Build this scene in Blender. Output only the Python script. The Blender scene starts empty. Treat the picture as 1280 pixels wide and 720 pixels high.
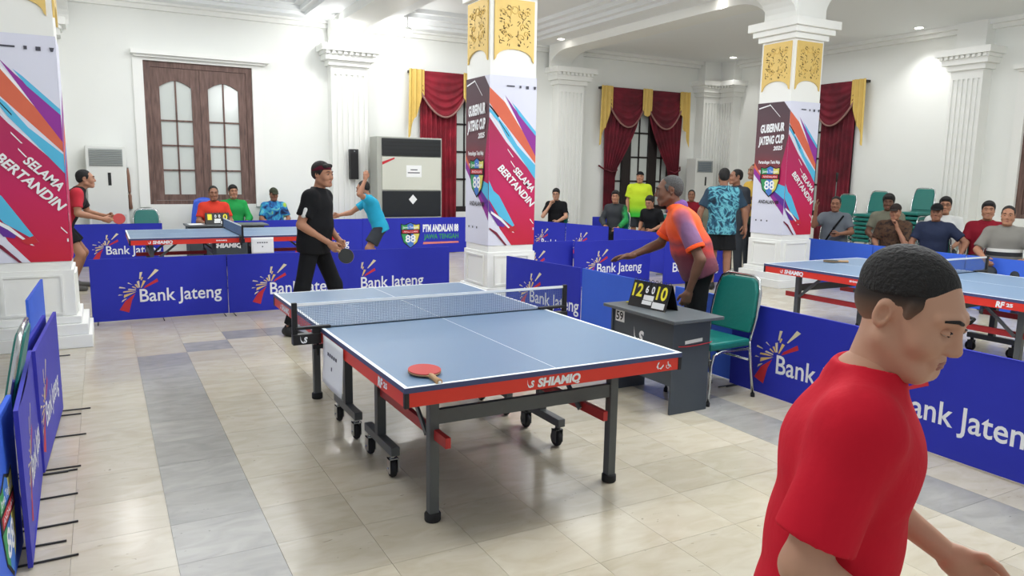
import bpy, bmesh, math, random
import numpy as np
from mathutils import Vector, Matrix, Euler
R = random.Random(7)
SC = bpy.context.scene
COL = SC.collection
PI = math.pi

# ------------------------------------------------------------------ camera
cam_data = bpy.data.cameras.new('camera')
cam = bpy.data.objects.new('camera', cam_data); COL.objects.link(cam)
cam_data.sensor_width = 36.0
cam_data.lens = 930.0/1280.0*36.0
cam_data.clip_start = 0.05
YAW, PITCH, ROLL = 0.50322533, -0.15243302, 0.0160838
fw = Vector((math.sin(YAW)*math.cos(PITCH), math.cos(YAW)*math.cos(PITCH), math.sin(PITCH)))
rt = Vector((math.cos(YAW), -math.sin(YAW), 0)); up = rt.cross(fw)
rt2 = rt*math.cos(ROLL)+up*math.sin(ROLL); up2 = up*math.cos(ROLL)-rt*math.sin(ROLL)
cam.matrix_world = Matrix(((rt2.x, up2.x, -fw.x, -1.0732), (rt2.y, up2.y, -fw.y, -2.8746), (rt2.z, up2.z, -fw.z, 1.6638), (0, 0, 0, 1)))
SC.camera = cam

# ------------------------------------------------------------------ light and exposure
w = bpy.data.worlds.new('hall_light'); SC.world = w; w.use_nodes = True
w.node_tree.nodes['Background'].inputs[0].default_value = (0.92, 0.97, 1.0, 1)
w.node_tree.nodes['Background'].inputs[1].default_value = 0.52
SC.view_settings.view_transform = 'Standard'; SC.view_settings.look = 'None'
SC.view_settings.gamma = 1.0; SC.view_settings.use_curve_mapping = False
SC.view_settings.exposure = 0.08
def area(name, loc, sx, sy, watt, col=(0.97, 0.99, 1.0)):  # unseen area fill added to brighten the hall, not actual fixtures
    d = bpy.data.lights.new(name, 'AREA'); d.shape = 'RECTANGLE'; d.size = sx; d.size_y = sy
    d.energy = watt; d.color = col
    o = bpy.data.objects.new(name, d); COL.objects.link(o); o.location = loc
    return o
def globe(loc, watt, col=(0.98, 0.99, 1.0)):  # bare point source out of view, no globe modelled
    d = bpy.data.lights.new('hall_point', 'POINT'); d.shadow_soft_size = 0.3; d.energy = watt; d.color = col
    o = bpy.data.objects.new('hall_point', d); COL.objects.link(o); o.location = loc
    return o
globe((3.0, 0.05, 4.05), 210)
globe((-1.3, 0.4, 4.05), 120)  # added fill out of view, no lamp known there
area('hall_fill', (0.8, 8.6, 4.42), 3.0, 4.5, 130)
area('hall_fill', (5.6, 8.6, 4.42), 2.6, 4.5, 120)
globe((5.6, 1.2, 4.05), 240)  # added fill for floor and ceiling, no lamp known there
area('hall_fill', (11.2, 7.5, 4.35), 3.0, 5.0, 62)
area('hall_fill', (11.2, 0.5, 4.35), 3.0, 4.0, 75)


def lin(c):
    return tuple((x/255/12.92 if x/255 <= 0.04045 else ((x/255+0.055)/1.055)**2.4) for x in c)
MATS = {}
def mat(name, rgb, rough=0.6, metal=0.0, var=0.0, vscale=8.0, bump=0.0, bscale=60.0, spec=0.5, emit=0.0, alpha=None, coat=0.0, rnd=0.0):
    if name in MATS: return MATS[name]
    m = bpy.data.materials.new(name); m.use_nodes = True; MATS[name] = m
    nt = m.node_tree; b = nt.nodes['Principled BSDF']
    c = lin(rgb)
    b.inputs['Base Color'].default_value = (*c, 1)
    b.inputs['Roughness'].default_value = rough; b.inputs['Metallic'].default_value = metal
    b.inputs['Specular IOR Level'].default_value = spec
    if coat: b.inputs['Coat Weight'].default_value = coat; b.inputs['Coat Roughness'].default_value = 0.12
    if emit:
        b.inputs['Emission Color'].default_value = (*c, 1); b.inputs['Emission Strength'].default_value = emit
    tc = nt.nodes.new('ShaderNodeTexCoord')
    if var or rnd:
        src = None
        mx = nt.nodes.new('ShaderNodeMix'); mx.data_type = 'RGBA'
        mx.inputs[6].default_value = (*[x*(1-var) for x in c], 1); mx.inputs[7].default_value = (*[min(1, x*(1+var)) for x in c], 1)
        n = nt.nodes.new('ShaderNodeTexNoise'); n.inputs['Scale'].default_value = vscale; n.inputs['Detail'].default_value = 3
        nt.links.new(tc.outputs['Object'], n.inputs['Vector']); nt.links.new(n.outputs['Fac'], mx.inputs[0])
        nt.links.new(mx.outputs[2], b.inputs['Base Color'])
    if bump:
        n2 = nt.nodes.new('ShaderNodeTexNoise'); n2.inputs['Scale'].default_value = bscale; n2.inputs['Detail'].default_value = 4
        bp = nt.nodes.new('ShaderNodeBump'); bp.inputs['Strength'].default_value = bump; bp.inputs['Distance'].default_value = 0.02
        nt.links.new(tc.outputs['Object'], n2.inputs['Vector']); nt.links.new(n2.outputs['Fac'], bp.inputs['Height'])
        nt.links.new(bp.outputs['Normal'], b.inputs['Normal'])
    return m
def ramp_mat(name, stops, tex='noise', scale=4.0, detail=3.0, dist=0.0, rough=0.7, axis=None, vmin=0.0, vmax=1.0, bump=0.0, mapscale=None, const=False, sides=None):
    """colour ramp over a noise / wave / axis gradient in object coordinates"""
    if name in MATS: return MATS[name]
    m = bpy.data.materials.new(name); m.use_nodes = True; MATS[name] = m
    nt = m.node_tree; b = nt.nodes['Principled BSDF']; b.inputs['Roughness'].default_value = rough
    tc = nt.nodes.new('ShaderNodeTexCoord'); cr = nt.nodes.new('ShaderNodeValToRGB')
    if const: cr.color_ramp.interpolation = 'CONSTANT'
    els = cr.color_ramp.elements
    while len(els) > 1: els.remove(els[0])
    els[0].position = stops[0][0]; els[0].color = (*lin(stops[0][1]), 1)
    for p, c in stops[1:]:
        e = els.new(p); e.color = (*lin(c), 1)
    src = tc.outputs['Object']
    if mapscale:
        mp = nt.nodes.new('ShaderNodeMapping'); mp.inputs['Scale'].default_value = mapscale
        nt.links.new(src, mp.inputs['Vector']); src = mp.outputs['Vector']
    if tex == 'noise':
        n = nt.nodes.new('ShaderNodeTexNoise'); n.inputs['Scale'].default_value = scale; n.inputs['Detail'].default_value = detail
        n.inputs['Distortion'].default_value = dist
        nt.links.new(src, n.inputs['Vector']); nt.links.new(n.outputs['Fac'], cr.inputs[0])
    elif tex == 'wave':
        n = nt.nodes.new('ShaderNodeTexWave'); n.inputs['Scale'].default_value = scale; n.inputs['Distortion'].default_value = dist
        n.bands_direction = axis or 'DIAGONAL'
        nt.links.new(src, n.inputs['Vector']); nt.links.new(n.outputs['Fac'], cr.inputs[0])
    elif tex == 'voronoi':
        n = nt.nodes.new('ShaderNodeTexVoronoi'); n.inputs['Scale'].default_value = scale
        nt.links.new(src, n.inputs['Vector']); nt.links.new(n.outputs['Color'], cr.inputs[0])
    else:
        sx = nt.nodes.new('ShaderNodeSeparateXYZ'); mr = nt.nodes.new('ShaderNodeMapRange')
        nt.links.new(src, sx.inputs[0]); nt.links.new(sx.outputs['XYZ'.index(axis)], mr.inputs[0])
        mr.inputs[1].default_value = vmin; mr.inputs[2].default_value = vmax
        if dist:
            n = nt.nodes.new('ShaderNodeTexNoise'); n.inputs['Scale'].default_value = scale
            ad = nt.nodes.new('ShaderNodeMath'); ad.operation = 'MULTIPLY_ADD'; ad.inputs[1].default_value = dist
            nt.links.new(src, n.inputs['Vector']); nt.links.new(n.outputs['Fac'], ad.inputs[0]); nt.links.new(mr.outputs[0], ad.inputs[2])
            nt.links.new(ad.outputs[0], cr.inputs[0])
        else: nt.links.new(mr.outputs[0], cr.inputs[0])
    nt.links.new(cr.outputs[0], b.inputs['Base Color'])
    if sides:                                                        # a second colour on the sleeves, by distance from the body's middle
        sx2 = nt.nodes.new('ShaderNodeSeparateXYZ'); ab = nt.nodes.new('ShaderNodeMath'); ab.operation = 'ABSOLUTE'; m2 = nt.nodes.new('ShaderNodeMapRange')
        nt.links.new(tc.outputs['Object'], sx2.inputs[0]); nt.links.new(sx2.outputs[0], ab.inputs[0]); nt.links.new(ab.outputs[0], m2.inputs[0])
        m2.inputs[1].default_value = sides[0]; m2.inputs[2].default_value = sides[1]
        mx3 = nt.nodes.new('ShaderNodeMix'); mx3.data_type = 'RGBA'; mx3.inputs[7].default_value = (*lin(sides[2]), 1)
        nt.links.new(m2.outputs[0], mx3.inputs[0]); nt.links.new(cr.outputs[0], mx3.inputs[6]); nt.links.new(mx3.outputs[2], b.inputs['Base Color'])
    if bump:
        n2 = nt.nodes.new('ShaderNodeTexNoise'); n2.inputs['Scale'].default_value = 14
        bp = nt.nodes.new('ShaderNodeBump'); bp.inputs['Strength'].default_value = bump; bp.inputs['Distance'].default_value = 0.03
        nt.links.new(tc.outputs['Object'], n2.inputs['Vector']); nt.links.new(n2.outputs['Fac'], bp.inputs['Height'])
        nt.links.new(bp.outputs['Normal'], b.inputs['Normal'])
    return m
def cloth(name, rgb, rough=0.85):
    return mat(name, rgb, rough, var=0.10, vscale=5, bump=0.35, bscale=11, spec=0.2)
def marble(name, base, vein, dark, rough=0.19):
    """polished marble: clouds and thin veins, each tile shifted by its own random value"""
    m = bpy.data.materials.new(name); m.use_nodes = True; MATS[name] = m
    nt = m.node_tree; b = nt.nodes['Principled BSDF']; b.inputs['Roughness'].default_value = rough; b.inputs['Specular IOR Level'].default_value = 0.36
    tc = nt.nodes.new('ShaderNodeTexCoord'); oi = nt.nodes.new('ShaderNodeObjectInfo'); geo = nt.nodes.new('ShaderNodeNewGeometry')
    ad = nt.nodes.new('ShaderNodeVectorMath'); ad.operation = 'ADD'
    sc = nt.nodes.new('ShaderNodeVectorMath'); sc.operation = 'SCALE'; sc.inputs[0].default_value = (7.3, 3.1, 5.7)
    add2 = nt.nodes.new('ShaderNodeMath'); add2.operation = 'ADD'
    nt.links.new(oi.outputs['Random'], add2.inputs[0]); nt.links.new(geo.outputs['Random Per Island'], add2.inputs[1])
    nt.links.new(add2.outputs[0], sc.inputs['Scale']); nt.links.new(tc.outputs['Object'], ad.inputs[0]); nt.links.new(sc.outputs[0], ad.inputs[1])
    mp = nt.nodes.new('ShaderNodeMapping'); mp.inputs['Rotation'].default_value = (0, 0, 0.5); mp.inputs['Scale'].default_value = (1, 2.2, 1)
    nt.links.new(ad.outputs[0], mp.inputs['Vector'])
    n = nt.nodes.new('ShaderNodeTexNoise'); n.inputs['Scale'].default_value = 4.5; n.inputs['Detail'].default_value = 6; n.inputs['Distortion'].default_value = 0.8
    nt.links.new(mp.outputs[0], n.inputs['Vector'])
    mx = nt.nodes.new('ShaderNodeMix'); mx.data_type = 'RGBA'; mx.inputs[6].default_value = (*lin(base), 1); mx.inputs[7].default_value = (*lin(vein), 1)
    cr = nt.nodes.new('ShaderNodeValToRGB'); cr.color_ramp.elements[0].position = 0.35; cr.color_ramp.elements[1].position = 0.72
    nt.links.new(n.outputs['Fac'], cr.inputs[0]); nt.links.new(cr.outputs[0], mx.inputs[0])
    n2 = nt.nodes.new('ShaderNodeTexNoise'); n2.inputs['Scale'].default_value = 9; n2.inputs['Detail'].default_value = 8; n2.inputs['Distortion'].default_value = 2.0
    nt.links.new(mp.outputs[0], n2.inputs['Vector'])
    cr2 = nt.nodes.new('ShaderNodeValToRGB'); e = cr2.color_ramp.elements
    e[0].position = 0.0; e[0].color = (0, 0, 0, 1); e[1].position = 0.70; e[1].color = (0, 0, 0, 1)
    q = e.new(0.735); q.color = (0.55, 0.55, 0.55, 1)
    nt.links.new(n2.outputs['Fac'], cr2.inputs[0])
    mx2 = nt.nodes.new('ShaderNodeMix'); mx2.data_type = 'RGBA'; mx2.inputs[7].default_value = (*lin(dark), 1)
    nt.links.new(cr2.outputs[0], mx2.inputs[0]); nt.links.new(mx.outputs[2], mx2.inputs[6])
    hs = nt.nodes.new('ShaderNodeHueSaturation'); mr = nt.nodes.new('ShaderNodeMapRange')
    fr = nt.nodes.new('ShaderNodeMath'); fr.operation = 'FRACT'; nt.links.new(add2.outputs[0], fr.inputs[0])
    nt.links.new(fr.outputs[0], mr.inputs[0]); mr.inputs[3].default_value = 0.90; mr.inputs[4].default_value = 1.06
    nt.links.new(mr.outputs[0], hs.inputs['Value']); nt.links.new(mx2.outputs[2], hs.inputs['Color'])
    nt.links.new(hs.outputs[0], b.inputs['Base Color'])
    return m

WALL = mat('wall_paint', (238, 240, 236), 0.7, var=0.02, vscale=1.5)
CEIL = mat('ceiling_paint', (240, 243, 244), 0.8)
TRIMW = mat('trim_paint', (240, 241, 237), 0.55)
BLUE = mat('banner_blue', (46, 54, 178), 0.55, var=0.10, vscale=2.5, bump=0.12, bscale=5, spec=0.22)
BLUE2 = mat('banner_violet_blue', (66, 66, 178), 0.55, var=0.10, vscale=2.5, bump=0.12, bscale=5, spec=0.25)
LBLUE = mat('banner_back_blue', (62, 104, 218), 0.55, var=0.08, vscale=2.5, bump=0.1, bscale=5, spec=0.25)
WHITE = mat('print_white', (240, 242, 245), 0.6)
CREAMY = mat('print_cream_yellow', (228, 196, 120), 0.6)
PALEY = mat('print_pale_cream', (226, 214, 178), 0.6)
REDP = mat('print_red', (196, 40, 52), 0.6)
BLACK = mat('black_plastic', (22, 22, 24), 0.45)
BLACKM = mat('black_print', (20, 20, 22), 0.7)
STEEL = mat('grey_painted_steel', (84, 88, 88), 0.42)
DSTEEL = mat('dark_painted_steel', (62, 66, 68), 0.42)
CHROME = mat('chrome', (205, 208, 210), 0.18, 1.0)
TOPB = mat('table_blue', (106, 132, 162), 0.40, var=0.02)
TOPEDGE = mat('table_edge_blue', (66, 74, 116), 0.5)
REDM = mat('red_painted_steel', (222, 52, 34), 0.45)
REDD = mat('dark_red_painted_steel', (180, 40, 38), 0.45)
LINEW = mat('line_white', (240, 244, 246), 0.5)
RUBBER = mat('rubber_black', (28, 28, 30), 0.8)
GREENV = mat('green_vinyl', (18, 114, 106), 0.4, bump=0.15, bscale=20)
GOLD = mat('gold_paint', (222, 190, 110), 0.5, 0.1, var=0.08, vscale=12)
GOLDD = mat('gold_hole_shade', (84, 62, 28), 0.8)  # dark tone painted for the shade inside the carving's holes
CURT = ramp_mat('red_velvet', [(0.3, (96, 10, 26)), (0.7, (150, 22, 44))], 'noise', 3, rough=0.75)
CURT2 = ramp_mat('dark_red_velvet', [(0.3, (76, 14, 28)), (0.7, (122, 24, 44))], 'noise', 3, rough=0.8)
GOLDC = mat('gold_satin', (214, 182, 96), 0.55, var=0.12, vscale=6)
WOOD = ramp_mat('old_brown_wood', [(0.3, (82, 62, 56)), (0.55, (112, 86, 78)), (0.8, (132, 106, 98))], 'noise', 5, 5, rough=0.6, mapscale=(6, 6, 0.8))
DWOOD = mat('dark_window_wood', (28, 20, 20), 0.5)
PANE = mat('milky_window_glass', (206, 212, 208), 0.15, var=0.05, vscale=1.2)
GREYL = mat('desk_laminate', (70, 78, 86), 0.5, var=0.05, vscale=20)
GREYT = mat('desk_top_laminate', (92, 98, 102), 0.4, var=0.05, vscale=20)
YELLOWP = mat('print_yellow', (238, 226, 50), 0.6)
PAPER = mat('paper_white', (236, 238, 238), 0.7)
APPL = mat('appliance_white', (228, 230, 226), 0.45)

# ------------------------------------------------------------------ object helpers
def tag(o, label=None, cat=None, group=None, kind=None):
    if label: o['label'] = label
    if cat: o['category'] = cat
    if group: o['group'] = group
    if kind: o['kind'] = kind
    return o
def thing(name, label, cat, loc=(0, 0, 0), rz=0.0, group=None):
    o = bpy.data.objects.new(name, None); COL.objects.link(o)
    o.empty_display_size = 0.1
    o.location = loc; o.rotation_euler = (0, 0, rz)
    return tag(o, label, cat, group)
def link(name, me, parent=None, label=None):
    o = bpy.data.objects.new(name, me); COL.objects.link(o)
    if parent: o.parent = parent
    if label: o['label'] = label
    return o
def copy_tree(o, parent=None):
    c = o.copy(); COL.objects.link(c)
    if parent: c.parent = parent
    for ch in o.children: copy_tree(ch, c)
    return c
class MB:
    """collects simple solids into one mesh"""
    def __init__(s): s.v = []; s.f = []; s.m = []; s.sm = []; s.cur = 0; s.xf = None
    def add(s, verts, faces, smooth=False):
        n = len(s.v)
        if s.xf is not None: verts = [s.xf @ Vector(v) for v in verts]
        s.v.extend([tuple(v) for v in verts])
        for f in faces:
            s.f.append([i+n for i in f]); s.m.append(s.cur); s.sm.append(smooth)
        return s
    def box(s, x0, x1, y0, y1, z0, z1):
        v = [(x0, y0, z0), (x1, y0, z0), (x1, y1, z0), (x0, y1, z0), (x0, y0, z1), (x1, y0, z1), (x1, y1, z1), (x0, y1, z1)]
        return s.add(v, [(3, 2, 1, 0), (4, 5, 6, 7), (0, 1, 5, 4), (1, 2, 6, 5), (2, 3, 7, 6), (3, 0, 4, 7)])
    def bbox(s, x0, x1, y0, y1, z0, z1, b=0.004):
        """box with chamfered vertical and top edges"""
        bm = bmesh.new(); bmesh.ops.create_cube(bm, size=1.0)
        for v in bm.verts: v.co = Vector(((x0+x1)/2+v.co.x*(x1-x0), (y0+y1)/2+v.co.y*(y1-y0), (z0+z1)/2+v.co.z*(z1-z0)))
        bmesh.ops.bevel(bm, geom=list(bm.edges), offset=b, segments=2, affect='EDGES', profile=0.5)
        s.bm(bm); return s
    def bm(s, bm, smooth=False):
        bm.verts.index_update()
        s.add([v.co.copy() for v in bm.verts], [[v.index for v in f.verts] for f in bm.faces], smooth); bm.free()
    def bar(s, a, b, w, h, up=(0, 0, 1)):
        """square bar from a to b"""
        a = Vector(a); b = Vector(b); d = (b-a).normalized(); u = Vector(up)
        if abs(d.dot(u)) > 0.98: u = Vector((0, 1, 0))
        x = d.cross(u).normalized()*w/2; y = x.cross(d).normalized()*h/2
        v = [a-x-y, a+x-y, a+x+y, a-x+y, b-x-y, b+x-y, b+x+y, b-x+y]
        return s.add(v, [(3, 2, 1, 0), (4, 5, 6, 7), (0, 1, 5, 4), (1, 2, 6, 5), (2, 3, 7, 6), (3, 0, 4, 7)])
    def tube(s, path, r, n=8, closed=False, cap=True):
        P = [Vector(p) for p in path]; rr = r if isinstance(r, (list, tuple)) else [r]*len(P)
        rings = []; prev = None
        for i, p in enumerate(P):
            if closed: t = P[(i+1) % len(P)]-P[i-1]
            else: t = (P[min(i+1, len(P)-1)]-P[max(i-1, 0)])
            t.normalize()
            if prev is None:
                u = Vector((0, 0, 1)) if abs(t.z) < 0.9 else Vector((1, 0, 0)); a = t.cross(u).normalized()
            else:
                a = (prev-t*prev.dot(t)).normalized()
            prev = a; b = t.cross(a)
            rings.append([p+(a*math.cos(2*PI*k/n)+b*math.sin(2*PI*k/n))*rr[i] for k in range(n)])
        v = [x for g in rings for x in g]; f = []
        m = len(rings)
        for i in range(m if closed else m-1):
            j = (i+1) % m
            for k in range(n): f.append((i*n+k, i*n+(k+1) % n, j*n+(k+1) % n, j*n+k))
        if cap and not closed: f.append(tuple(range(n-1, -1, -1))); f.append(tuple((m-1)*n+k for k in range(n)))
        return s.add(v, f, True)
    def cyl(s, a, b, r, n=16, r2=None): return s.tube([a, b], [r, r if r2 is None else r2], n)
    def poly(s, pts): return s.add(pts, [tuple(range(len(pts)))])
    def prism(s, pts2, frame, depth):
        """extrude a 2D polygon; frame(u,v,w) -> point; w from 0 to depth"""
        n = len(pts2); v = [frame(p[0], p[1], 0) for p in pts2]+[frame(p[0], p[1], depth) for p in pts2]
        f = [tuple(range(n-1, -1, -1)), tuple(range(n, 2*n))]+[(i, (i+1) % n, n+(i+1) % n, n+i) for i in range(n)]
        return s.add(v, f)
    def sheet(s, fn, nu, nv, smooth=True):
        v = [fn(i/nu, j/nv) for j in range(nv+1) for i in range(nu+1)]
        f = [(j*(nu+1)+i, j*(nu+1)+i+1, (j+1)*(nu+1)+i+1, (j+1)*(nu+1)+i) for j in range(nv) for i in range(nu)]
        return s.add(v, f, smooth)
    def lathe(s, prof, c=(0, 0, 0), n=16):
        v = [(c[0]+r*math.cos(2*PI*k/n), c[1]+r*math.sin(2*PI*k/n), c[2]+z) for r, z in prof for k in range(n)]
        f = [(i*n+k, i*n+(k+1) % n, (i+1)*n+(k+1) % n, (i+1)*n+k) for i in range(len(prof)-1) for k in range(n)]
        return s.add(v, f, True)
    def mesh(s, name, mats, fixn=False):
        me = bpy.data.meshes.new(name); me.from_pydata(s.v, [], s.f)
        for m in (mats if isinstance(mats, (list, tuple)) else [mats]): me.materials.append(m)
        me.polygons.foreach_set('material_index', s.m); me.polygons.foreach_set('use_smooth', s.sm)
        if fixn:
            bm = bmesh.new(); bm.from_mesh(me); bmesh.ops.recalc_face_normals(bm, faces=bm.faces); bm.to_mesh(me); bm.free()
        me.update(); return me
    def build(s, name, mats, parent=None, label=None, kind=None, fixn=False):
        o = link(name, s.mesh(name, mats, fixn), parent, label)
        if kind: o['kind'] = kind
        return o
def frame_of(origin, ux, uy, uz=None):
    o = Vector(origin); x = Vector(ux); y = Vector(uy); z = Vector(uz) if uz else x.cross(y)
    return lambda u, v, w=0.0: o+x*u+y*v+z*w
_tc = {}
def text_data(txt, bold=0.0, shear=0.0, res=3):
    """letters as a flat mesh, cap height 1, origin at the left end of the baseline"""
    k = (txt, bold, shear)
    if k in _tc: return _tc[k]
    c = bpy.data.curves.new('lettering', 'FONT'); c.body = txt; c.size = 1.0; c.resolution_u = res; c.offset = bold; c.shear = shear
    c.fill_mode = 'FRONT'
    o = bpy.data.objects.new('lettering', c); COL.objects.link(o)
    dg = bpy.context.evaluated_depsgraph_get(); me = o.evaluated_get(dg).to_mesh()
    v = np.array([tuple(x.co) for x in me.vertices]); f = [tuple(p.vertices) for p in me.polygons]
    o.evaluated_get(dg).to_mesh_clear(); bpy.data.objects.remove(o); bpy.data.curves.remove(c)
    v[:, 0] -= v[:, 0].min(); v = v/0.73
    _tc[k] = (v, f); return v, f
def put_text(mb, txt, fr, x, y, h, width=None, rot=0.0, bold=0.0, shear=0.0, w=0.0, center=False):
    v, f = text_data(txt, bold, shear)
    sx = h; W = v[:, 0].max()*h
    if width: sx = width/v[:, 0].max(); W = width
    c, s_ = math.cos(rot), math.sin(rot); pts = []
    for p in v:
        a = p[0]*sx-(W/2 if center else 0); b = p[1]*h
        pts.append(fr(x+a*c-b*s_, y+a*s_+b*c, w))
    mb.add(pts, f)
# ================================================================== the hall itself
YW, XW = 12.4, 13.6            # back wall and right wall
CREAM = marble('cream_marble', (204, 197, 178), (191, 181, 158), (104, 96, 84))
GREYM = marble('grey_marble', (168, 166, 159), (148, 147, 142), (96, 98, 98))

def build_floor():
    mb = MB(); mb.box(-8, XW+0.3, -5, YW+0.3, -0.12, -0.006)
    fl = mb.build('floor', mat('tile_bed', (176, 170, 156), 0.8)); tag(fl, kind='structure')
    xe = [-0.88-0.4*k for k in range(17, 0, -1)]+[-0.88, -0.47]+[-0.47+0.4*k for k in range(1, 8)]+[2.56, 2.97]
    while xe[-1] < XW: xe.append(xe[-1]+0.4)
    ye = [0.372+0.4*k for k in range(-12, 31)]
    cells = []
    Mi = cam.matrix_world.inverted()
    for i in range(len(xe)-1):
        for j in range(len(ye)-1):
            cx, cy = (xe[i]+xe[i+1])/2, (ye[j]+ye[j+1])/2
            grey = (abs(cx+0.675) < 0.1 and cy < 4.37) or (abs(cx-2.765) < 0.1 and cy < 4.37)
            if 4.37 < cy < 4.77 and (abs(cx+0.27) < 0.1 or abs(cx-2.45) < 0.12): grey = True
            if 4.77 < cy < 5.17 and -0.1 < cx < 2.35: grey = True
            if 6.77 < cy < 7.17 and cx > -0.1: grey = True
            p = Mi @ Vector((cx, cy, 0)); d = -p.z
            vis = d > 0.6 and abs(p.x/d) < 0.75 and -0.45 < p.y/d < 0.2
            cells.append((0 if vis else 1, (Vector((cx, cy, 0))-cam.matrix_world.translation).length, i, j, cx, cy, grey))
    cells.sort()
    cache = {}
    rest = {True: MB(), False: MB()}
    for n, (nv, d, i, j, cx, cy, grey) in enumerate(cells):
        wx, wy = (xe[i+1]-xe[i])/2-0.0008, 0.2-0.0008
        if n < 300:
            k = (round(wx, 3), grey)
            if k not in cache:
                mb = MB(); mb.box(-wx, wx, -wy, wy, -0.006, 0.0); cache[k] = mb.mesh('floor_tile', GREYM if grey else CREAM)
            o = link('floor_tile', cache[k], fl); o.location = (cx, cy, 0)
        else: rest[grey].box(cx-wx, cx+wx, cy-wy, cy+wy, -0.006, 0.0)
    rest[False].build('cream_tile_field', CREAM, fl, kind='stuff'); rest[True].build('grey_tile_field', GREYM, fl, kind='stuff')
build_floor()

# walls with openings: boxes laid around the holes
def wall(name, fr, u0, u1, z1, holes, thick=0.3):
    """fr(u, z, w): w points into the room; holes = [(ua, ub, za, zb)]"""
    mb = MB(); cuts = sorted(holes); u = u0
    def bx(a, b, c, d):
        mb.prism([(a, c), (b, c), (b, d), (a, d)], lambda p, q, w_: fr(p, q, -thick*w_), 1)
    for a, b, c, d in cuts:
        bx(u, a, 0, z1); bx(a, b, 0, c); bx(a, b, d, z1); u = b
    bx(u, u1, 0, z1)
    o = mb.build(name, WALL, fixn=True); return tag(o, kind='structure')
FB = frame_of((0, YW, 0), (1, 0, 0), (0, 0, 1), (0, -1, 0))          # back wall: u = x
FRT = frame_of((XW, 0, 0), (0, -1, 0), (0, 0, 1), (-1, 0, 0))        # right wall: u = -y
W1 = (-0.29, 1.58, 1.0, 3.57)
wb = wall('wall_back', FB, -8, XW+0.3, 5.0, [W1, (5.03, 7.17, 0.8, 3.45), (9.95, 12.05, 0.8, 3.45)])
wr = wall('wall_right', FRT, -YW, 5.0, 5.0, [(-10.3, -8.2, 0.8, 3.45), (-4.72, -2.85, 1.0, 3.57)])

def wood_window(n, fr, u0, u1, z0, z1):
    f = MB(); t = 0.11
    fx = lambda u, z, w_=0.0: fr(u, z, w_-0.10)
    for a, b, c, d in [(u0, u0+t, z0, z1), (u1-t, u1, z0, z1), (u0+t, u1-t, z0, z0+0.07), (u0+t, u1-t, z1-0.10, z1)]:
        f.prism([(a, c), (b, c), (b, d), (a, d)], fx, 0.09)
    win = f.build('window_%d' % n, WOOD, fixn=True); tag(win, kind='structure')
    mid = (u0+u1)/2
    for a, b in ((u0+t+0.003, mid-0.003), (mid+0.003, u1-t-0.003)):
        g0, g1 = a+0.14, b-0.14; zb, zt = z0+0.075, z1-0.105; gz0 = z0+0.18; sh = z1-0.44; pk = z1-0.32
        c = MB(); fy = lambda u, z, w_=0.0: fr(u, z, w_-0.085)
        for p, q, r_, s_ in [(a, g0, zb, zt), (g1, b, zb, zt), (g0, g1, zb, gz0)]: c.prism([(p, r_), (q, r_), (q, s_), (p, s_)], fy, 0.06)
        m_ = (g0+g1)/2
        arch = [(g0, sh)]+[(g0+(g1-g0)*k/8, sh+(pk-sh)*(1-abs(k/4-1)**1.6)) for k in range(1, 8)]+[(g1, sh)]
        for k in range(8):
            p, q = arch[k], arch[k+1]; c.prism([p, q, (q[0], zt), (p[0], zt)], fy, 0.06)
        rows = [gz0+(sh-0.60-gz0)*k/3 for k in range(4)]
        fz = lambda u, z, w_=0.0: fr(u, z, w_-0.075)
        for z in rows[1:]: c.prism([(g0, z-0.014), (g1, z-0.014), (g1, z+0.014), (g0, z+0.014)], fz, 0.035)
        c.prism([(m_-0.014, gz0), (m_+0.014, gz0), (m_+0.014, pk), (m_-0.014, pk)], fz, 0.035)
        co = c.build('casement', WOOD, win, fixn=True)
        fp = lambda u, z, w_=0.0: fr(u, z, w_-0.072)
        for (p, q) in ((g0+0.001, m_-0.014), (m_+0.014, g1-0.001)):
            for k in range(4):
                zl = rows[k]+(0.014 if k else 0.001); zh = rows[k+1]-0.014 if k < 3 else None
                g = MB()
                if zh: g.prism([(p, zl), (q, zl), (q, zh), (p, zh)], fp, 0.006)
                else:
                    za = sh+(pk-sh)*(1-abs((p-g0)/(g1-g0)*2-1)**1.6); zc = sh+(pk-sh)*(1-abs((q-g0)/(g1-g0)*2-1)**1.6)
                    zm = sh+(pk-sh)*(1-abs(((p+q)/2-g0)/(g1-g0)*2-1)**1.6)
                    g.prism([(p, zl), (q, zl), (q, zc), ((p+q)/2, zm), (p, za)], fp, 0.006)
                g.build('pane', PANE, co, fixn=True)
    tr = MB()
    for p, q, r_, s_ in [(u0-0.17, u0, z0-0.05, z1+0.09), (u1, u1+0.17, z0-0.05, z1+0.09), (u0, u1, z1, z1+0.09)]:
        tr.prism([(p, r_), (q, r_), (q, s_), (p, s_)], fr, 0.05)
    tr.prism([(u0-0.19, z1+0.09), (u1+0.30, z1+0.09), (u1+0.30, z1+0.17), (u0-0.19, z1+0.17)], fr, 0.20)
    tr.prism([(u0-0.15, z1+0.05), (u1+0.24, z1+0.05), (u1+0.24, z1+0.09), (u0-0.15, z1+0.09)], fr, 0.13)
    tr.build('casing', TRIMW, win, fixn=True)
wood_window(1, FB, *W1)
wood_window(5, FRT, -4.72, -2.85, 1.0, 3.57)

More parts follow.
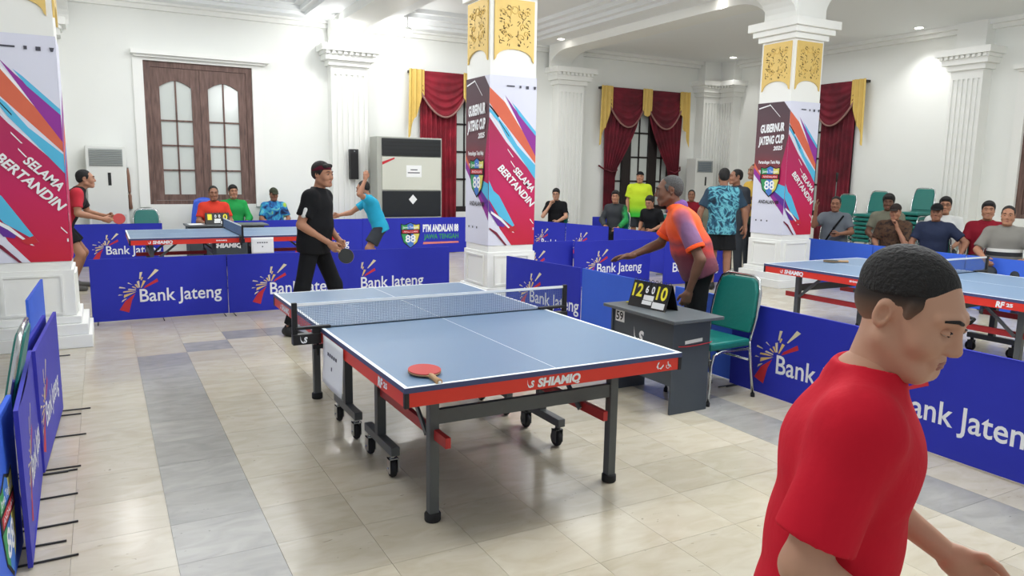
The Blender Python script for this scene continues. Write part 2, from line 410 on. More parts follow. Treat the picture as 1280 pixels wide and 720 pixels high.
def dark_window(n, fr, c, z0=0.8, z1=3.45):
    f = MB(); fx = lambda u, z, w_=0.0: fr(c+u, z, w_-0.12)
    for a, b in [(-1.05, -0.92), (-0.55, -0.28), (0.28, 0.55), (0.92, 1.05)]: f.prism([(a, z0), (b, z0), (b, z1), (a, z1)], fx, 0.09)
    for a, b in [(z0, z0+0.12), (z1-0.12, z1)]: f.prism([(-0.92, a), (0.92, a), (0.92, b), (-0.92, b)], fx, 0.08)
    zs = [z0+0.12+k*(z1-z0-0.24)/4 for k in range(5)]
    for z in zs[1:4]: f.prism([(-0.92, z-0.02), (0.92, z-0.02), (0.92, z+0.02), (-0.92, z+0.02)], fx, 0.05)
    for u in (-0.735, 0.0, 0.735): f.prism([(u-0.018, z0+0.12), (u+0.018, z0+0.12), (u+0.018, z1-0.12), (u-0.018, z1-0.12)], fx, 0.05)
    win = f.build('window_%d' % n, DWOOD, fixn=True); tag(win, kind='structure')
    for a, b in [(-0.92, -0.753), (-0.717, -0.55), (-0.28, -0.018), (0.018, 0.28), (0.55, 0.717), (0.753, 0.92)]:
        for k in range(4):
            g = MB(); zl = zs[k]+(0.02 if k else 0); zh = zs[k+1]-(0.02 if k < 3 else 0)
            g.prism([(a, zl), (b, zl), (b, zh), (a, zh)], lambda u, z, w_=0.0: fr(c+u, z, w_-0.10), 0.006)
            g.build('pane', PANE, win, fixn=True)
dark_window(2, FB, 6.1); dark_window(3, FB, 11.0); dark_window(4, FRT, -9.25)

# pilasters, parts of the walls
def pilaster(fr, c, wd, parent, zc=3.72, ztop=4.10, out=0.28, capw=None):
    capw = capw or wd+0.44
    m = MB(); h = wd/2; nf = 6
    m.prism([(c-h, 0), (c+h, 0), (c+h, zc), (c-h, zc)], fr, out-0.03)
    m.prism([(c-h-0.07, 0), (c+h+0.07, 0), (c+h+0.07, 0.35), (c-h-0.07, 0.35)], fr, out+0.05)
    fw_ = wd/(nf*2+1)
    for k in range(nf+1):
        a = c-h+fw_*2*k; m.prism([(a, 0.35), (a+fw_, 0.35), (a+fw_, zc-0.16), (a, zc-0.16)], lambda u, z, w_: fr(u, z, out-0.03+w_), 0.03)
    m.prism([(c-h, zc-0.16), (c+h, zc-0.16), (c+h, zc), (c-h, zc)], lambda u, z, w_: fr(u, z, out-0.03+w_), 0.03)
    p = m.build('pilaster', TRIMW, parent, fixn=True)
    k = MB(); q = capw/2; steps = [(0.0, 0.10, wd/2+0.06, 0.06), (0.10, 0.20, wd/2+0.13, 0.13), (0.26, 0.38, q, 0.24)]
    for a, b, hw, o in steps:
        k.prism([(c-hw, zc+a), (c+hw, zc+a), (c+hw, zc+b), (c-hw, zc+b)], fr, out+o)
    k.prism([(c-q+0.06, zc+0.20), (c+q-0.06, zc+0.20), (c+q-0.06, zc+0.26), (c-q+0.06, zc+0.26)], fr, out+0.15)
    n = 9
    for i in range(n):
        a = c-q+0.06+(2*q-0.12)*(i+0.2)/n; b = a+(2*q-0.12)*0.55/n
        k.prism([(a, zc+0.205), (b, zc+0.205), (b, zc+0.26), (a, zc+0.26)], lambda u, z, w_: fr(u, z, out+0.15+w_), 0.05)
    k.build('capital', TRIMW, p, fixn=True)
    t = MB(); t.prism([(c-h+0.02, ztop), (c+h-0.02, ztop), (c+h-0.02, 4.75), (c-h+0.02, 4.75)], fr, out-0.02); t.build('pier_block', TRIMW, p, fixn=True)
for c, wd in ((-2.0, 0.7), (3.4, 0.73), (8.68, 0.69), (13.1, 0.66)): pilaster(FB, c, wd, wb)
for c, wd in ((-5.69, 0.60), (-11.95, 0.6)): pilaster(FRT, c, wd, wr)

# ceiling: slab, soffits beside the beams, stepped mouldings, arched beams
m = MB(); m.box(-8, XW+0.3, -5, YW+0.3, 4.86, 5.0); ce = m.build('ceiling', CEIL); tag(ce, kind='structure')
m = MB(); m.box(8.6, XW, -5, YW, 4.60, 4.86); m.build('lower_panel', CEIL, ce)
def tray(x0, x1, y0, y1):
    t = MB()
    for k, (wd, za, zb) in enumerate([(0.50, 4.56, 4.62), (0.62, 4.62, 4.70), (0.76, 4.70, 4.78), (0.90, 4.78, 4.86)]):
        if k == 0: t.box(x0, x0+wd, y0, y1, 4.56, 4.64); t.box(x1-wd, x1, y0, y1, 4.56, 4.64); t.box(x0+wd, x1-wd, y0, y0+wd, 4.56, 4.64); t.box(x0+wd, x1-wd, y1-wd, y1, 4.56, 4.64); continue
        b = wd; t.box(x0, x0+b, y0, y1, za+0.001, zb); t.box(x1-b, x1, y0, y1, za+0.001, zb); t.box(x0+b, x1-b, y0, y0+b, za+0.001, zb); t.box(x0+b, x1-b, y1-b, y1, za+0.001, zb)
    t.build('stepped_moulding', CEIL, ce)
for a in ((3.6, 8.05, 5.4, YW), (-1.4, 3.0, 5.4, YW), (-1.4, 3.0, -5, 4.8), (3.6, 8.05, -5, 4.8)): tray(*a)
def arch_beam(p, name):
    """p: frame(s, z, w); beam of length L with curved ends, soffit at 4.40"""
    def go(L, wd):
        pts = [(0, 4.86), (0, 4.02)]+[(0.75*(1-math.cos(t)), 4.02+0.38*math.sin(t)) for t in [PI/2*k/8 for k in range(1, 9)]]
        pts += [(L-0.75*(1-math.cos(t)), 4.02+0.38*math.sin(t)) for t in [PI/2*k/8 for k in range(8, 0, -1)]]+[(L, 4.02), (L, 4.86)]
        m = MB(); n = len(pts); bot = pts[1:-1]
        for k in range(len(bot)-1):
            a, b = bot[k], bot[k+1]; m.prism([a, b, (b[0], 4.86), (a[0], 4.86)], p, wd)
        m.build(name, TRIMW, ce, fixn=True)
    return go
for x0, x1 in ((2.99, 3.61), (8.05, 8.61), (-1.98, -1.38)):
    xx = x0; wd = x1-x0
    arch_beam(lambda s, z, w_=0.0, xx=xx: Vector((xx+w_, 5.7+s, z)), 'arched_beam')(YW-0.28-5.7, wd)
m = MB(); q = [(0.0, 4.02)]+[(0.30*(1-math.cos(t)), 4.02+0.38*math.sin(t)) for t in [PI/2*k/6 for k in range(1, 7)]]
for k in range(6): m.prism([q[k], q[k+1], (q[k+1][0], 4.60), (q[k][0], 4.60)], lambda s, z, w_=0.0: Vector((8.62+s, 5.12+w_, z)), 0.55)
m.build('corbel', TRIMW, ce, fixn=True)
arch_beam(lambda s, z, w_=0.0: Vector((3.6+s, 5.12+w_, z)), 'arched_beam')(4.4, 0.55)
arch_beam(lambda s, z, w_=0.0: Vector((-1.36+s, 5.12+w_, z)), 'arched_beam')(4.34, 0.55)
# cornice along the walls
m = MB()
m.box(-8, XW, YW-0.10, YW, 4.44, 4.60); m.box(-8, XW, YW-0.20, YW, 4.52, 4.86); tag(m.build('trim_1', TRIMW), kind='structure')
m = MB(); m.box(XW-0.10, XW, -5, YW-0.2, 4.44, 4.56); m.box(XW-0.20, XW, -5, YW-0.2, 4.52, 4.86); tag(m.build('trim_2', TRIMW), kind='structure')
m = MB(); m.box(-8, XW, YW-0.03, YW, 0, 0.16); tag(m.build('baseboard_back', TRIMW), kind='structure')
m = MB(); m.box(XW-0.03, XW, -5, YW-0.03, 0, 0.16); tag(m.build('baseboard_right', TRIMW), kind='structure')

# ------------------------------------------------------------------ recessed downlights
GLOW = mat('lamp_glow', (255, 250, 240), 0.5, emit=14.0)
def downlight(label, x, y, z, watt, spot=1.9):
    t = thing('downlight', label, 'downlight', (x, y, z), group=None)
    r = MB(); r.lathe([(0.075, 0.0), (0.105, -0.004), (0.108, 0.0)], n=20); r.build('ring', TRIMW, t)
    d = MB(); d.add([(0.075*math.cos(2*PI*k/20), 0.075*math.sin(2*PI*k/20), -0.001) for k in range(20)], [tuple(range(19, -1, -1))]); d.build('diffuser', GLOW, t)
    l = bpy.data.lights.new('lamp_beam', 'SPOT'); l.energy = watt; l.spot_size = spot; l.spot_blend = 0.8; l.shadow_soft_size = 0.07; l.color = (1, 0.99, 0.97)
    o = bpy.data.objects.new('lamp_beam', l); COL.objects.link(o); o.parent = t; o.location = (0, 0, -0.02)
downlight('round downlight by the fluted pilaster behind the middle column', 7.86, 11.33, 4.56, 40)
downlight('round downlight in the soffit left of the right column capital', 7.95, 6.7, 4.56, 40)
downlight('round downlight high in the far corner of the hall', 12.9, 11.3, 4.60, 40)
downlight('bright round downlight washing the right wall near its pilaster', 13.12, 6.6, 4.60, 75)
def flood(label, x, y, z, watt):
    t = thing('globe_lamp', label, 'lamp', (x, y, z))
    b = MB(); b.lathe([(0.0, 0.10), (0.05, 0.10), (0.10, 0.05), (0.105, 0.03), (0.095, 0.03)], n=20); b.build('hood', TRIMW, t)
    g = MB(); g.lathe([(0.0, -0.085)]+[(0.085*math.sin(a), -0.085*math.cos(a)) for a in [PI*k/10 for k in range(1, 7)]]+[(0.09, 0.045)], n=20); g.build('globe', GLOW, t)
    k = MB(); k.cyl((0, 0, 0.10), (0, 0, 0.30), 0.012, 8); k.build('stem', TRIMW, t)
    l = bpy.data.lights.new('lamp_beam', 'POINT'); l.shadow_soft_size = 0.09; l.energy = watt
    o = bpy.data.objects.new('lamp_beam', l); COL.objects.link(o); o.parent = t; o.location = (0, 0, -0.10)
flood('glaring globe lamp under the ceiling left of the arched beam above the first pilaster', 3.0, 11.45, 4.40, 34)
flood('glaring globe lamp under the ceiling right of the arched beam above the first pilaster', 4.4, 11.5, 4.38, 30)
flood('glaring globe lamp under the ceiling above the left air conditioner', -0.95, 10.4, 4.40, 30)
flood('added unseen fill globe under the ceiling between the left and middle columns', 0.8, 5.95, 4.42, 75)  # added above the view to brighten the ceiling; no such fixture known

# ------------------------------------------------------------------ columns with their printed banners
P_ = {}
P_['lav'] = mat('print_lavender', (222, 224, 240), 0.6); P_['or'] = ramp_mat('print_orange', [(0, (206, 92, 70)), (1, (226, 116, 84))], 'noise', 3)
P_['cy'] = mat('print_cyan', (84, 186, 226), 0.6); P_['pu'] = mat('print_purple', (146, 44, 152), 0.6); P_['vi'] = mat('print_violet', (96, 44, 150), 0.6)
P_['rd'] = ramp_mat('print_magenta_red', [(0.0, (200, 26, 48)), (0.35, (196, 30, 92)), (0.6, (178, 36, 92)), (1.0, (150, 44, 64))], 'axis', axis='Z', vmin=0.8, vmax=2.8, dist=0.08, scale=2)
P_['br'] = ramp_mat('print_dark_brown', [(0.0, (150, 50, 58)), (0.35, (104, 66, 74)), (1.0, (84, 66, 74))], 'axis', axis='Z', vmin=1.75, vmax=2.8, dist=0.15, scale=3)
P_['bl'] = mat('print_blue', (70, 124, 206), 0.6); P_['wh'] = WHITE; P_['gn'] = mat('print_green', (52, 152, 92), 0.6); P_['ye'] = mat('print_pale_yellow', (222, 212, 104), 0.6)
P_['re'] = REDP; P_['bk'] = BLACKM; P_['gy'] = mat('print_grey_text', (70, 70, 84), 0.6); P_['dm'] = mat('print_dark_red', (122, 22, 54), 0.6); P_['go'] = mat('print_old_gold', (150, 96, 30), 0.6)
PK = list(P_.keys())
FRONT = [  # u 0..1 across the front face, v in metres from the foot of the banner
 ('lav', [(0, 0), (1, 0), (1, 2), (0, 2)]),
 ('rd', [(0, 1.52), (0.10, 1.44), (0.37, 1.23), (1, 0.83), (1, 0), (0.5, 0), (0.25, 0.20), (0, 0.55)]),
 ('or', [(0.0, 1.86), (0.32, 1.70), (0.66, 1.43), (1, 1.08), (1, 0.99), (0.20, 1.53), (0.10, 1.60), (0.0, 1.68)]),
 ('wh', [(0.30, 1.76), (0.62, 1.48), (0.70, 1.38), (0.60, 1.46), (0.32, 1.70)]),
 ('pu', [(0.32, 1.78), (0.50, 1.65), (1, 1.33), (1, 1.08), (0.66, 1.42)]),
 ('cy', [(0.47, 1.70), (0.58, 1.64), (1, 1.37), (1, 1.32), (0.62, 1.56)]),
 ('cy', [(0.0, 1.62), (0.08, 1.58), (0.37, 1.40), (0.60, 1.20), (1, 0.97), (1, 0.80), (0.62, 1.10), (0.37, 1.29), (0.2, 1.46), (0.0, 1.58)]),
 ('bk', [(0.0, 1.66), (0.07, 1.62), (0.20, 1.53), (0.18, 1.515), (0.06, 1.60), (0.0, 1.635)]),
 ('bk', [(0.2, 1.49), (0.42, 1.31), (0.42, 1.295), (0.2, 1.475)]),
 ('wh', [(0.02, 1.57), (0.18, 1.45), (0.37, 1.27), (0.35, 1.275), (0.16, 1.45), (0.02, 1.55)]),
 ('wh', [(0.39, 1.16), (0.52, 1.06), (0.50, 1.06), (0.39, 1.145)]), ('wh', [(0.46, 1.02), (0.56, 0.94), (0.54, 0.94), (0.46, 1.005)]),
 ('cy', [(0.0, 0.78), (0.10, 0.66), (0.22, 0.60), (0.56, 0.24), (0.62, 0.18), (0.42, 0.27), (0.22, 0.36), (0.0, 0.56)]),
 ('vi', [(0.0, 0.55), (0.16, 0.36), (0.36, 0.25), (0.33, 0.22), (0.20, 0.24), (0.0, 0.42)]),
 ('wh', [(0.05, 0.42), (0.28, 0.33), (0.56, 0.15), (0.52, 0.155), (0.26, 0.30), (0.05, 0.39)]),
 ('dm', [(0.02, 0.22), (0.18, 0.16), (0.40, 0.0), (0.36, 0.0), (0.16, 0.13), (0.02, 0.20)]),
 ('wh', [(0.90, 0.32), (0.98, 0.26), (0.97, 0.255), (0.90, 0.305)]), ('wh', [(0.965, 0.21), (0.985, 0.21), (0.985, 0.18), (0.965, 0.18)]),
 ('re', [(0.56, 0.24), (0.62, 0.18), (0.48, 0.16), (0.40, 0.20)]),
 ('gy', [(0.35, 1.895), (0.52, 1.895), (0.52, 1.88), (0.35, 1.88)]), ('gy', [(0.62, 1.90), (0.66, 1.90), (0.66, 1.87), (0.62, 1.87)]),
 ('gy', [(0.76, 1.90), (0.82, 1.90), (0.82, 1.865), (0.76, 1.865)]), ('gy', [(0.92, 1.90), (0.98, 1.90), (0.965, 1.865), (0.935, 1.865)])]
LEFT = [  # u -1..0 across the side face
 ('lav', [(-1, 0), (0, 0), (0, 2), (-1, 2)]),
 ('rd', [(-0.55, 1.1), (0, 1.55), (0, 0.5), (-0.25, 0.62)]),
 ('br', [(-1, 1.06), (-0.90, 0.98), (-0.3, 0.98), (-0.18, 1.0), (0.0, 1.50), (0, 1.86), (-0.2, 2.0), (-1, 2.0)]),
 ('or', [(-1, 1.10), (-0.82, 0.95), (-0.35, 0.60), (-0.2, 0.42), (-0.45, 0.60), (-1, 1.0)]),
 ('pu', [(-1, 1.02), (-0.55, 0.75), (0, 0.42), (0, 0.30), (-0.30, 0.50), (-1, 0.92)]),
 ('vi', [(-0.62, 0.82), (0, 0.54), (0, 0.42), (-0.55, 0.72)]),
 ('cy', [(-0.50, 0.82), (0, 0.74), (0, 0.54), (-0.30, 0.66)]),
 ('gy', [(-0.85, 0.215), (-0.81, 0.215), (-0.81, 0.19), (-0.85, 0.19)]), ('gy', [(-0.68, 0.215), (-0.64, 0.215), (-0.64, 0.19), (-0.68, 0.19)]), ('gy', [(-0.5, 0.215), (-0.46, 0.215), (-0.46, 0.19), (-0.5, 0.19)]),
 ('wh', [(-0.95, 1.93), (-0.60, 1.97), (-0.60, 1.955), (-0.95, 1.91)]), ('wh', [(-0.62, 1.98), (-0.28, 1.78), (-0.28, 1.77), (-0.62, 1.965)])]
def shield(mb_of, fr, cx, cy, s):
    """club shield: green, blue and yellow fields, red band and the number 88"""
    def poly(k, pts, w_): mb_of(k).prism([(cx+a*s, cy+b*s) for a, b in pts], lambda u, v, q: fr(u, v, w_+q), 0.0008)
    out = [(-0.5, 0.5), (-0.3, 0.45), (0, 0.56), (0.3, 0.45), (0.5, 0.5), (0.5, 0.0), (0.36, -0.42), (0, -0.72), (-0.36, -0.42), (-0.5, 0.0)]
    poly('bk', out, 0.0002)
    poly('gn', [(-0.46, 0.45), (-0.28, 0.42), (-0.16, 0.45), (-0.16, -0.52), (-0.33, -0.40), (-0.46, 0.0)], 0.0010)
    poly('bl', [(-0.16, 0.45), (0, 0.52), (0.16, 0.45), (0.16, -0.54), (0, -0.66), (-0.16, -0.52)], 0.0010)
    poly('ye', [(0.16, 0.45), (0.28, 0.42), (0.46, 0.45), (0.46, 0.0), (0.33, -0.40), (0.16, -0.54)], 0.0010)
    poly('bk', [(-0.5, 0.22), (0.5, 0.22), (0.5, 0.0), (-0.5, 0.0)], 0.0018); poly('re', [(-0.42, 0.18), (0.42, 0.18), (0.42, 0.04), (-0.42, 0.04)], 0.0026)
    put_text(mb_of('wh'), 'ANDALAN', fr, cx, cy+0.07*s, 0.08*s, 0.7*s, w=0.0036, center=True)
    put_text(mb_of('wh'), '88', fr, cx, cy-0.40*s, 0.36*s, 0.52*s, bold=0.02, w=0.0022, center=True)
    put_text(mb_of('wh'), 'Jawa Tengah', fr, cx, cy+0.27*s, 0.11*s, 0.8*s, bold=0.01, w=0.0022, center=True)
def column(x, label, blabel, wd=0.62, y=5.1):
    c = thing('column', label, 'column', (x+wd/2, y+wd/2, 0), group=None); h = wd/2
    s = MB(); s.box(-h, h, -h, h, 0, 4.86)
    for a in (-1, 1):
        for b in (-1, 1): s.box(a*(h-0.055)-0.055, a*(h-0.055)+0.055, b*(h-0.055)-0.055-0.0, b*(h-0.055)+0.055, 0.3, 3.72) if False else None
    s.build('shaft', TRIMW, c)
    p = MB(); p.bbox(-h-0.14, h+0.14, -h-0.14, h+0.14, 0, 0.12, 0.006); p.bbox(-h-0.11, h+0.11, -h-0.11, h+0.11, 0.12, 0.22, 0.006); p.bbox(-h-0.06, h+0.06, -h-0.06, h+0.06, 0.22, 0.29, 0.01); p.bbox(-h-0.02, h+0.02, -h-0.02, h+0.02, 0.29, 0.72, 0.006)
    p.build('plinth', TRIMW, c)
    pn = MB()
    for q in range(4):
        pn.xf = Matrix.Rotation(q*PI/2, 4, 'Z')
        a = h-0.07
        for u0, u1, z0, z1 in [(-a, a, 0.31, 0.33), (-a, a, 0.66, 0.68), (-a, -a+0.02, 0.33, 0.66), (a-0.02, a, 0.33, 0.66)]: pn.box(u0, u1, -h-0.035, -h-0.02, z0, z1)
    pn.build('plinth_moulding', TRIMW, c)
    k = MB()
    for o, z0, z1 in ((0.05, 3.70, 3.78), (0.11, 3.78, 3.86), (0.165, 3.86, 3.98)): k.bbox(-h-o, h+o, -h-o, h+o, z0, z1, 0.006)
    k.build('capital', TRIMW, c)
    # carved gold panels on the two seen faces and the right face
    def carved(q, tone, dark, w2):
        rot = Matrix.Rotation(q, 4, 'Z'); fr = lambda u, v, w_=0.0: rot @ Vector((u, -h-0.002-w_, v))
        a = h-w2
        arch = [(-a, 2.97)]+[(a*math.cos(PI-PI*t/10)*0.93, 2.99+0.12*math.sin(PI*t/10)) for t in range(0, 11)]+[(a, 2.97)]
        g = MB()
        g.cur = 0
        bot = arch
        for i in range(len(bot)-1):
            g.prism([bot[i], bot[i+1], (bot[i+1][0], 3.67), (bot[i][0], 3.67)], fr, 0.018)
        pl = g.build('carved_panel', tone, c, fixn=True)
        d = MB(); rr = random.Random(3)
        for side in (-1, 1):
            for i in range(44):
                u = side*rr.uniform(0.03, a-0.05); v = 3.15+0.45*((i*0.618) % 1); an = rr.uniform(0, PI); L = rr.uniform(0.013, 0.028); wd_ = rr.uniform(0.006, 0.010)
                ca, sa = math.cos(an)*side, math.sin(an)
                lf = [(u+ca*L*t-sa*wd_*b_*side, v+sa*L*t+ca*wd_*b_*side) for t, b_ in ((-1, 0), (-0.4, 1), (0.4, 0.9), (1, 0), (0.4, -0.5), (-0.4, -0.3))]
                d.poly([fr(p_[0], p_[1], 0.0186) for p_ in lf])
        d.build('leaf_hole_shade', dark, pl, kind='stuff')  # flat dark leaves: hole shadows put in as colour, nothing is cut through
        s_ = MB()
        for side in (-1, 1):
            for (u, v, r0) in ((0.085, 3.50, 0.055), (0.10, 3.36, 0.045), (0.075, 3.24, 0.05), (0.15, 3.29, 0.035), (0.16, 3.52, 0.04)):
                if u+r0 > a-0.02: u = a-0.02-r0
                pts = [fr(side*(u+r0*(1-t/16)*math.cos(t*0.55)), v+r0*(1-t/16)*math.sin(t*0.55), 0.020) for t in range(0, 14)]
                s_.tube(pts, [0.0075*(1-0.04*t) for t in range(14)], 5)
        s_.tube([fr(0.045*math.cos(2*PI*t/12), 3.55+0.04*math.sin(2*PI*t/12), 0.020) for t in range(12)], 0.006, 5, closed=True)
        s_.build('scroll', tone, pl, kind='stuff')
    carved(0, GOLD, GOLDD, 0.045); carved(-PI/2, GOLD, GOLDD, 0.045); carved(PI/2, GOLD, GOLDD, 0.045)
    # banner wrapped round the column: a thing of its own
    b = thing('wrapped_banner', blabel, 'banner', (x+wd/2, y+wd/2, 0))
    g = h+0.004; t = 0.004
    sh = MB()
    for q in range(4):
        sh.xf = Matrix.Rotation(q*PI/2, 4, 'Z'); sh.box(-g-t, g, -g-t, -g, 0.80, 2.80)
    sh.build('banner_cloth', P_['lav'], b)
    faces = {}
    def mbk(k):
        if k not in faces: faces[k] = MB()
        return faces[k]
    W_ = 2*(g+t)
    f0 = lambda u, v, w_=0.0: Vector((-W_/2+u, -g-t-w_, 0.80+v)); f1 = lambda u, v, w_=0.0: Vector((-g-t-w_, -W_/2-u, 0.80+v))
    f2 = lambda u, v, w_=0.0: Vector((g+t+w_, -W_/2+u, 0.80+v))
    pr_ = MB()
    for lst, ff in ((FRONT, f0), (LEFT, f1)):
        for i, (k, pts) in enumerate(lst):
            pr_.cur = PK.index(k); n = len(pr_.v)
            pr_.poly([ff(u*W_, v, 0.0006+0.0005*i) for u, v in pts])
    for i, (k, pts) in enumerate([('lav', [(0, 1.22), (1, 1.22), (1, 2), (0, 2)]), ('pu', [(0, 1.2), (1, 1.6), (1, 1.35), (0, 0.95)]), ('or', [(0, 0.97), (1, 1.3), (1, 1.1), (0, 0.85)]), ('bl', [(0, 0.85), (1, 1.1), (1, 1.0), (0, 0.70)]), ('rd', [(0, 0), (0.9, 0), (1, 1.0), (0, 0.7)])]):
        pr_.cur = PK.index(k); pr_.poly([f2(u*W_, v, 0.0006+0.0005*i) for u, v in pts])
    pr_.build('printed_stripes', [P_[k] for k in PK], b)
    tx = MB()
    an = -0.78; k_ = 0.015
    put_text(tx, 'SELAMA', f0, 0.50*W_, 0.90, 0.080, 0.37, rot=an, bold=0.03, shear=0.15, w=k_)
    put_text(tx, 'BERTANDIN', f0, 0.17*W_, 0.92, 0.088, 0.66, rot=an, bold=0.03, shear=0.15, w=k_)
    put_text(tx, 'T', f2, 0.0, 0.56, 0.080, 0.05, rot=an, bold=0.03, shear=0.15, w=0.004); put_text(tx, 'G', f2, 0.01, 0.40, 0.088, 0.07, rot=an, bold=0.03, shear=0.15, w=0.004)
    tx.build('slogan_lettering', WHITE, b); tx = MB()
    f1w = lambda u, v, w_=0.0: f1(u-W_, v, w_)
    put_text(tx, 'GUBERNUR', f1w, 0.10, 1.55, 0.12, 0.46, rot=0.05, bold=0.05, shear=0.2, w=k_)
    put_text(tx, 'JATENG CUP', f1w, 0.07, 1.37, 0.12, 0.50, rot=0.05, bold=0.05, shear=0.2, w=k_)
    put_text(tx, '2025', f1w, 0.37, 1.28, 0.06, 0.18, rot=0.05, bold=0.04, shear=0.2, w=k_)
    tx.build('title_lettering', WHITE, b); tx = MB()
    put_text(tx, 'Pertandingan Tenis Meja', f1w, 0.10, 0.86+0.22, 0.05, 0.42, bold=0.03, w=k_)
    tx.build('lettering', WHITE, b)
    sm = {}
    def sk(k):
        if k not in sm: sm[k] = MB()
        return sm[k]
    shield(sk, lambda u, v, w_=0.0: f1w(u, v, 0.013+w_), 0.34, 0.84, 0.38)
    put_text(sk('bk'), 'ANDALAN 88', f1w, 0.34, 0.47, 0.055, 0.40, bold=0.02, w=0.014, center=True)
    allm = MB(); ks = list(sm)
    for i, k in enumerate(ks):
        for f_ in sm[k].f: pass
        allm.cur = i; allm.add(sm[k].v, sm[k].f)
    allm.build('shield_emblem', [P_[k] for k in ks], b)
column(-1.98, 'square white column with gold carving at the left edge of the frame', 'magenta printed banner wrapped on the left edge column')
column(2.98, 'square white column with gold carving in the middle beyond the blue table', 'magenta printed banner wrapped on the middle column')
column(8.0, 'square white column with stepped capital and gold carving at right', 'magenta printed banner with shield on the right column')

# ------------------------------------------------------------------ curtains
def curtain(label, fr0, c, red, pinch, top=3.78, half=1.415, flip=False):
    loc = fr0(c, 0, 0); t = thing('curtain', label, 'curtain', loc)
    fr = lambda u, z, w_=0.0: fr0(c+u, z, w_)-loc
    m = MB(); m.prism([(-half+0.05, top-0.05), (half-0.05, top-0.05), (half-0.05, top), (-half+0.05, top)], fr, 0.12); m.build('pelmet_board', DWOOD, t, fixn=True)
    for sd in (-1, 1):
        def dr(s, q):
            z = 0.12+(top-0.30)*(1-q)
            if pinch:
                k = min(1, max(0, (top-0.2-z)/(top-0.2-1.75))); inn = 0.06+(0.80)*k**1.6; out = 1.24-0.05*k
                if z < 1.75: inn = 0.86-0.02*(1.75-z); out = 1.19
            else: inn = 0.27; out = 1.12
            u = inn+(out-inn)*s
            return fr(sd*u, z, 0.10+0.028*math.sin(s*PI*15)+0.01*math.sin(q*5+s*9))
        m = MB(); m.sheet(dr, 90, 14); m.build('drape', red, t)
        def sw(s, q):
            u = 0.08+1.08*s; dep = 0.30+0.64*math.sin(PI*min(1, max(0, s*0.92+0.06)))**0.8
            z = top-q*dep; return fr(sd*u, z, 0.15+0.05*math.sin(PI*s)*(0.4+q)+0.022*math.sin(q*5.5*2*PI)*(0.25+math.sin(PI*s))*(0.4+0.6*q))
        m = MB(); m.sheet(sw, 24, 44); m.build('swag', red, t)
        m = MB(); m.tube([sw(i/30, 1.0)+(fr(0, 0, 0.012)-fr(0, 0, 0)) for i in range(31)], 0.022, 6); m.build('fringe', mat('fringe_grey_pink', (150, 110, 104), 0.9, var=0.3, vscale=80), t)
        def jb(s, q):
            o = half-0.02+0.03*q; inn = half-0.36-0.0*q
            u = o+(inn-o)*s; L = 1.42-0.95*s
            return fr(sd*u, top+0.02-q*(L+0.06*math.sin(s*14)), 0.19+0.025*math.sin(s*PI*6))
        m = MB(); m.sheet(jb, 30, 10); m.build('gold_tail', GOLDC, t)
        if pinch:
            m = MB(); m.tube([fr(sd*0.83, 1.80, 0.16), fr(sd*1.0, 1.74, 0.18), fr(sd*1.22, 1.82, 0.12), fr(sd*1.30, 1.9, 0.02)], 0.02, 6); m.build('tieback', red, t)
    def cj(s, q): return fr(-0.15+0.30*s, top+0.02-q*(0.52+0.16*math.sin(PI*s)), 0.20+0.02*math.sin(s*PI*6))
    m = MB(); m.sheet(cj, 18, 8); m.build('centre_tail', GOLDC, t)
curtain('dark red swag curtain with gold tails behind the cream cabinet', FB, 6.1, CURT, False)
curtain('tied back red swag curtain with gold tails left of the right column', FB, 11.0, CURT2, True)
curtain('maroon swag curtain on the right wall, partly behind the right column', FRT, -9.28, CURT2, False)
# ================================================================== table tennis tables
def swoosh(mb, fr, x, y, s, w_):
    """small S mark with a wing"""
    mb.poly([fr(x+a*s, y+b*s, w_) for a, b in [(0, 1), (0.10, 0.45), (0.42, 0.12), (0.62, 0.10), (0.36, 0.0), (0.14, 0.12), (0.02, 0.45)]])
    put_text(mb, 'S', fr, x+0.40*s, y+0.1*s, 0.72*s, 0.5*s, bold=0.05, shear=0.2, w=w_)
def wheelchair(mb, fr, x, y, s, w_):
    ring = [(0.42+0.34*math.cos(t), 0.34+0.34*math.sin(t)) for t in [PI*0.75+PI*1.35*k/14 for k in range(15)]]
    rin = [(0.42+0.24*math.cos(t), 0.34+0.24*math.sin(t)) for t in [PI*0.75+PI*1.35*k/14 for k in range(15)]]
    for i in range(14): mb.poly([fr(x+p[0]*s, y+p[1]*s, w_) for p in (ring[i], ring[i+1], rin[i+1], rin[i])])
    for pts in ([(0.32, 0.98), (0.42, 1.05), (0.52, 0.98), (0.52, 0.88), (0.42, 0.82), (0.32, 0.88)], [(0.36, 0.80), (0.48, 0.80), (0.52, 0.45), (0.80, 0.45), (0.98, 0.12), (1.06, 0.18), (0.88, 0.55), (0.50, 0.55), (0.40, 0.40)]):
        mb.poly([fr(x+p[0]*s, y+p[1]*s, w_) for p in pts])
TW, TL = 1.525, 2.74
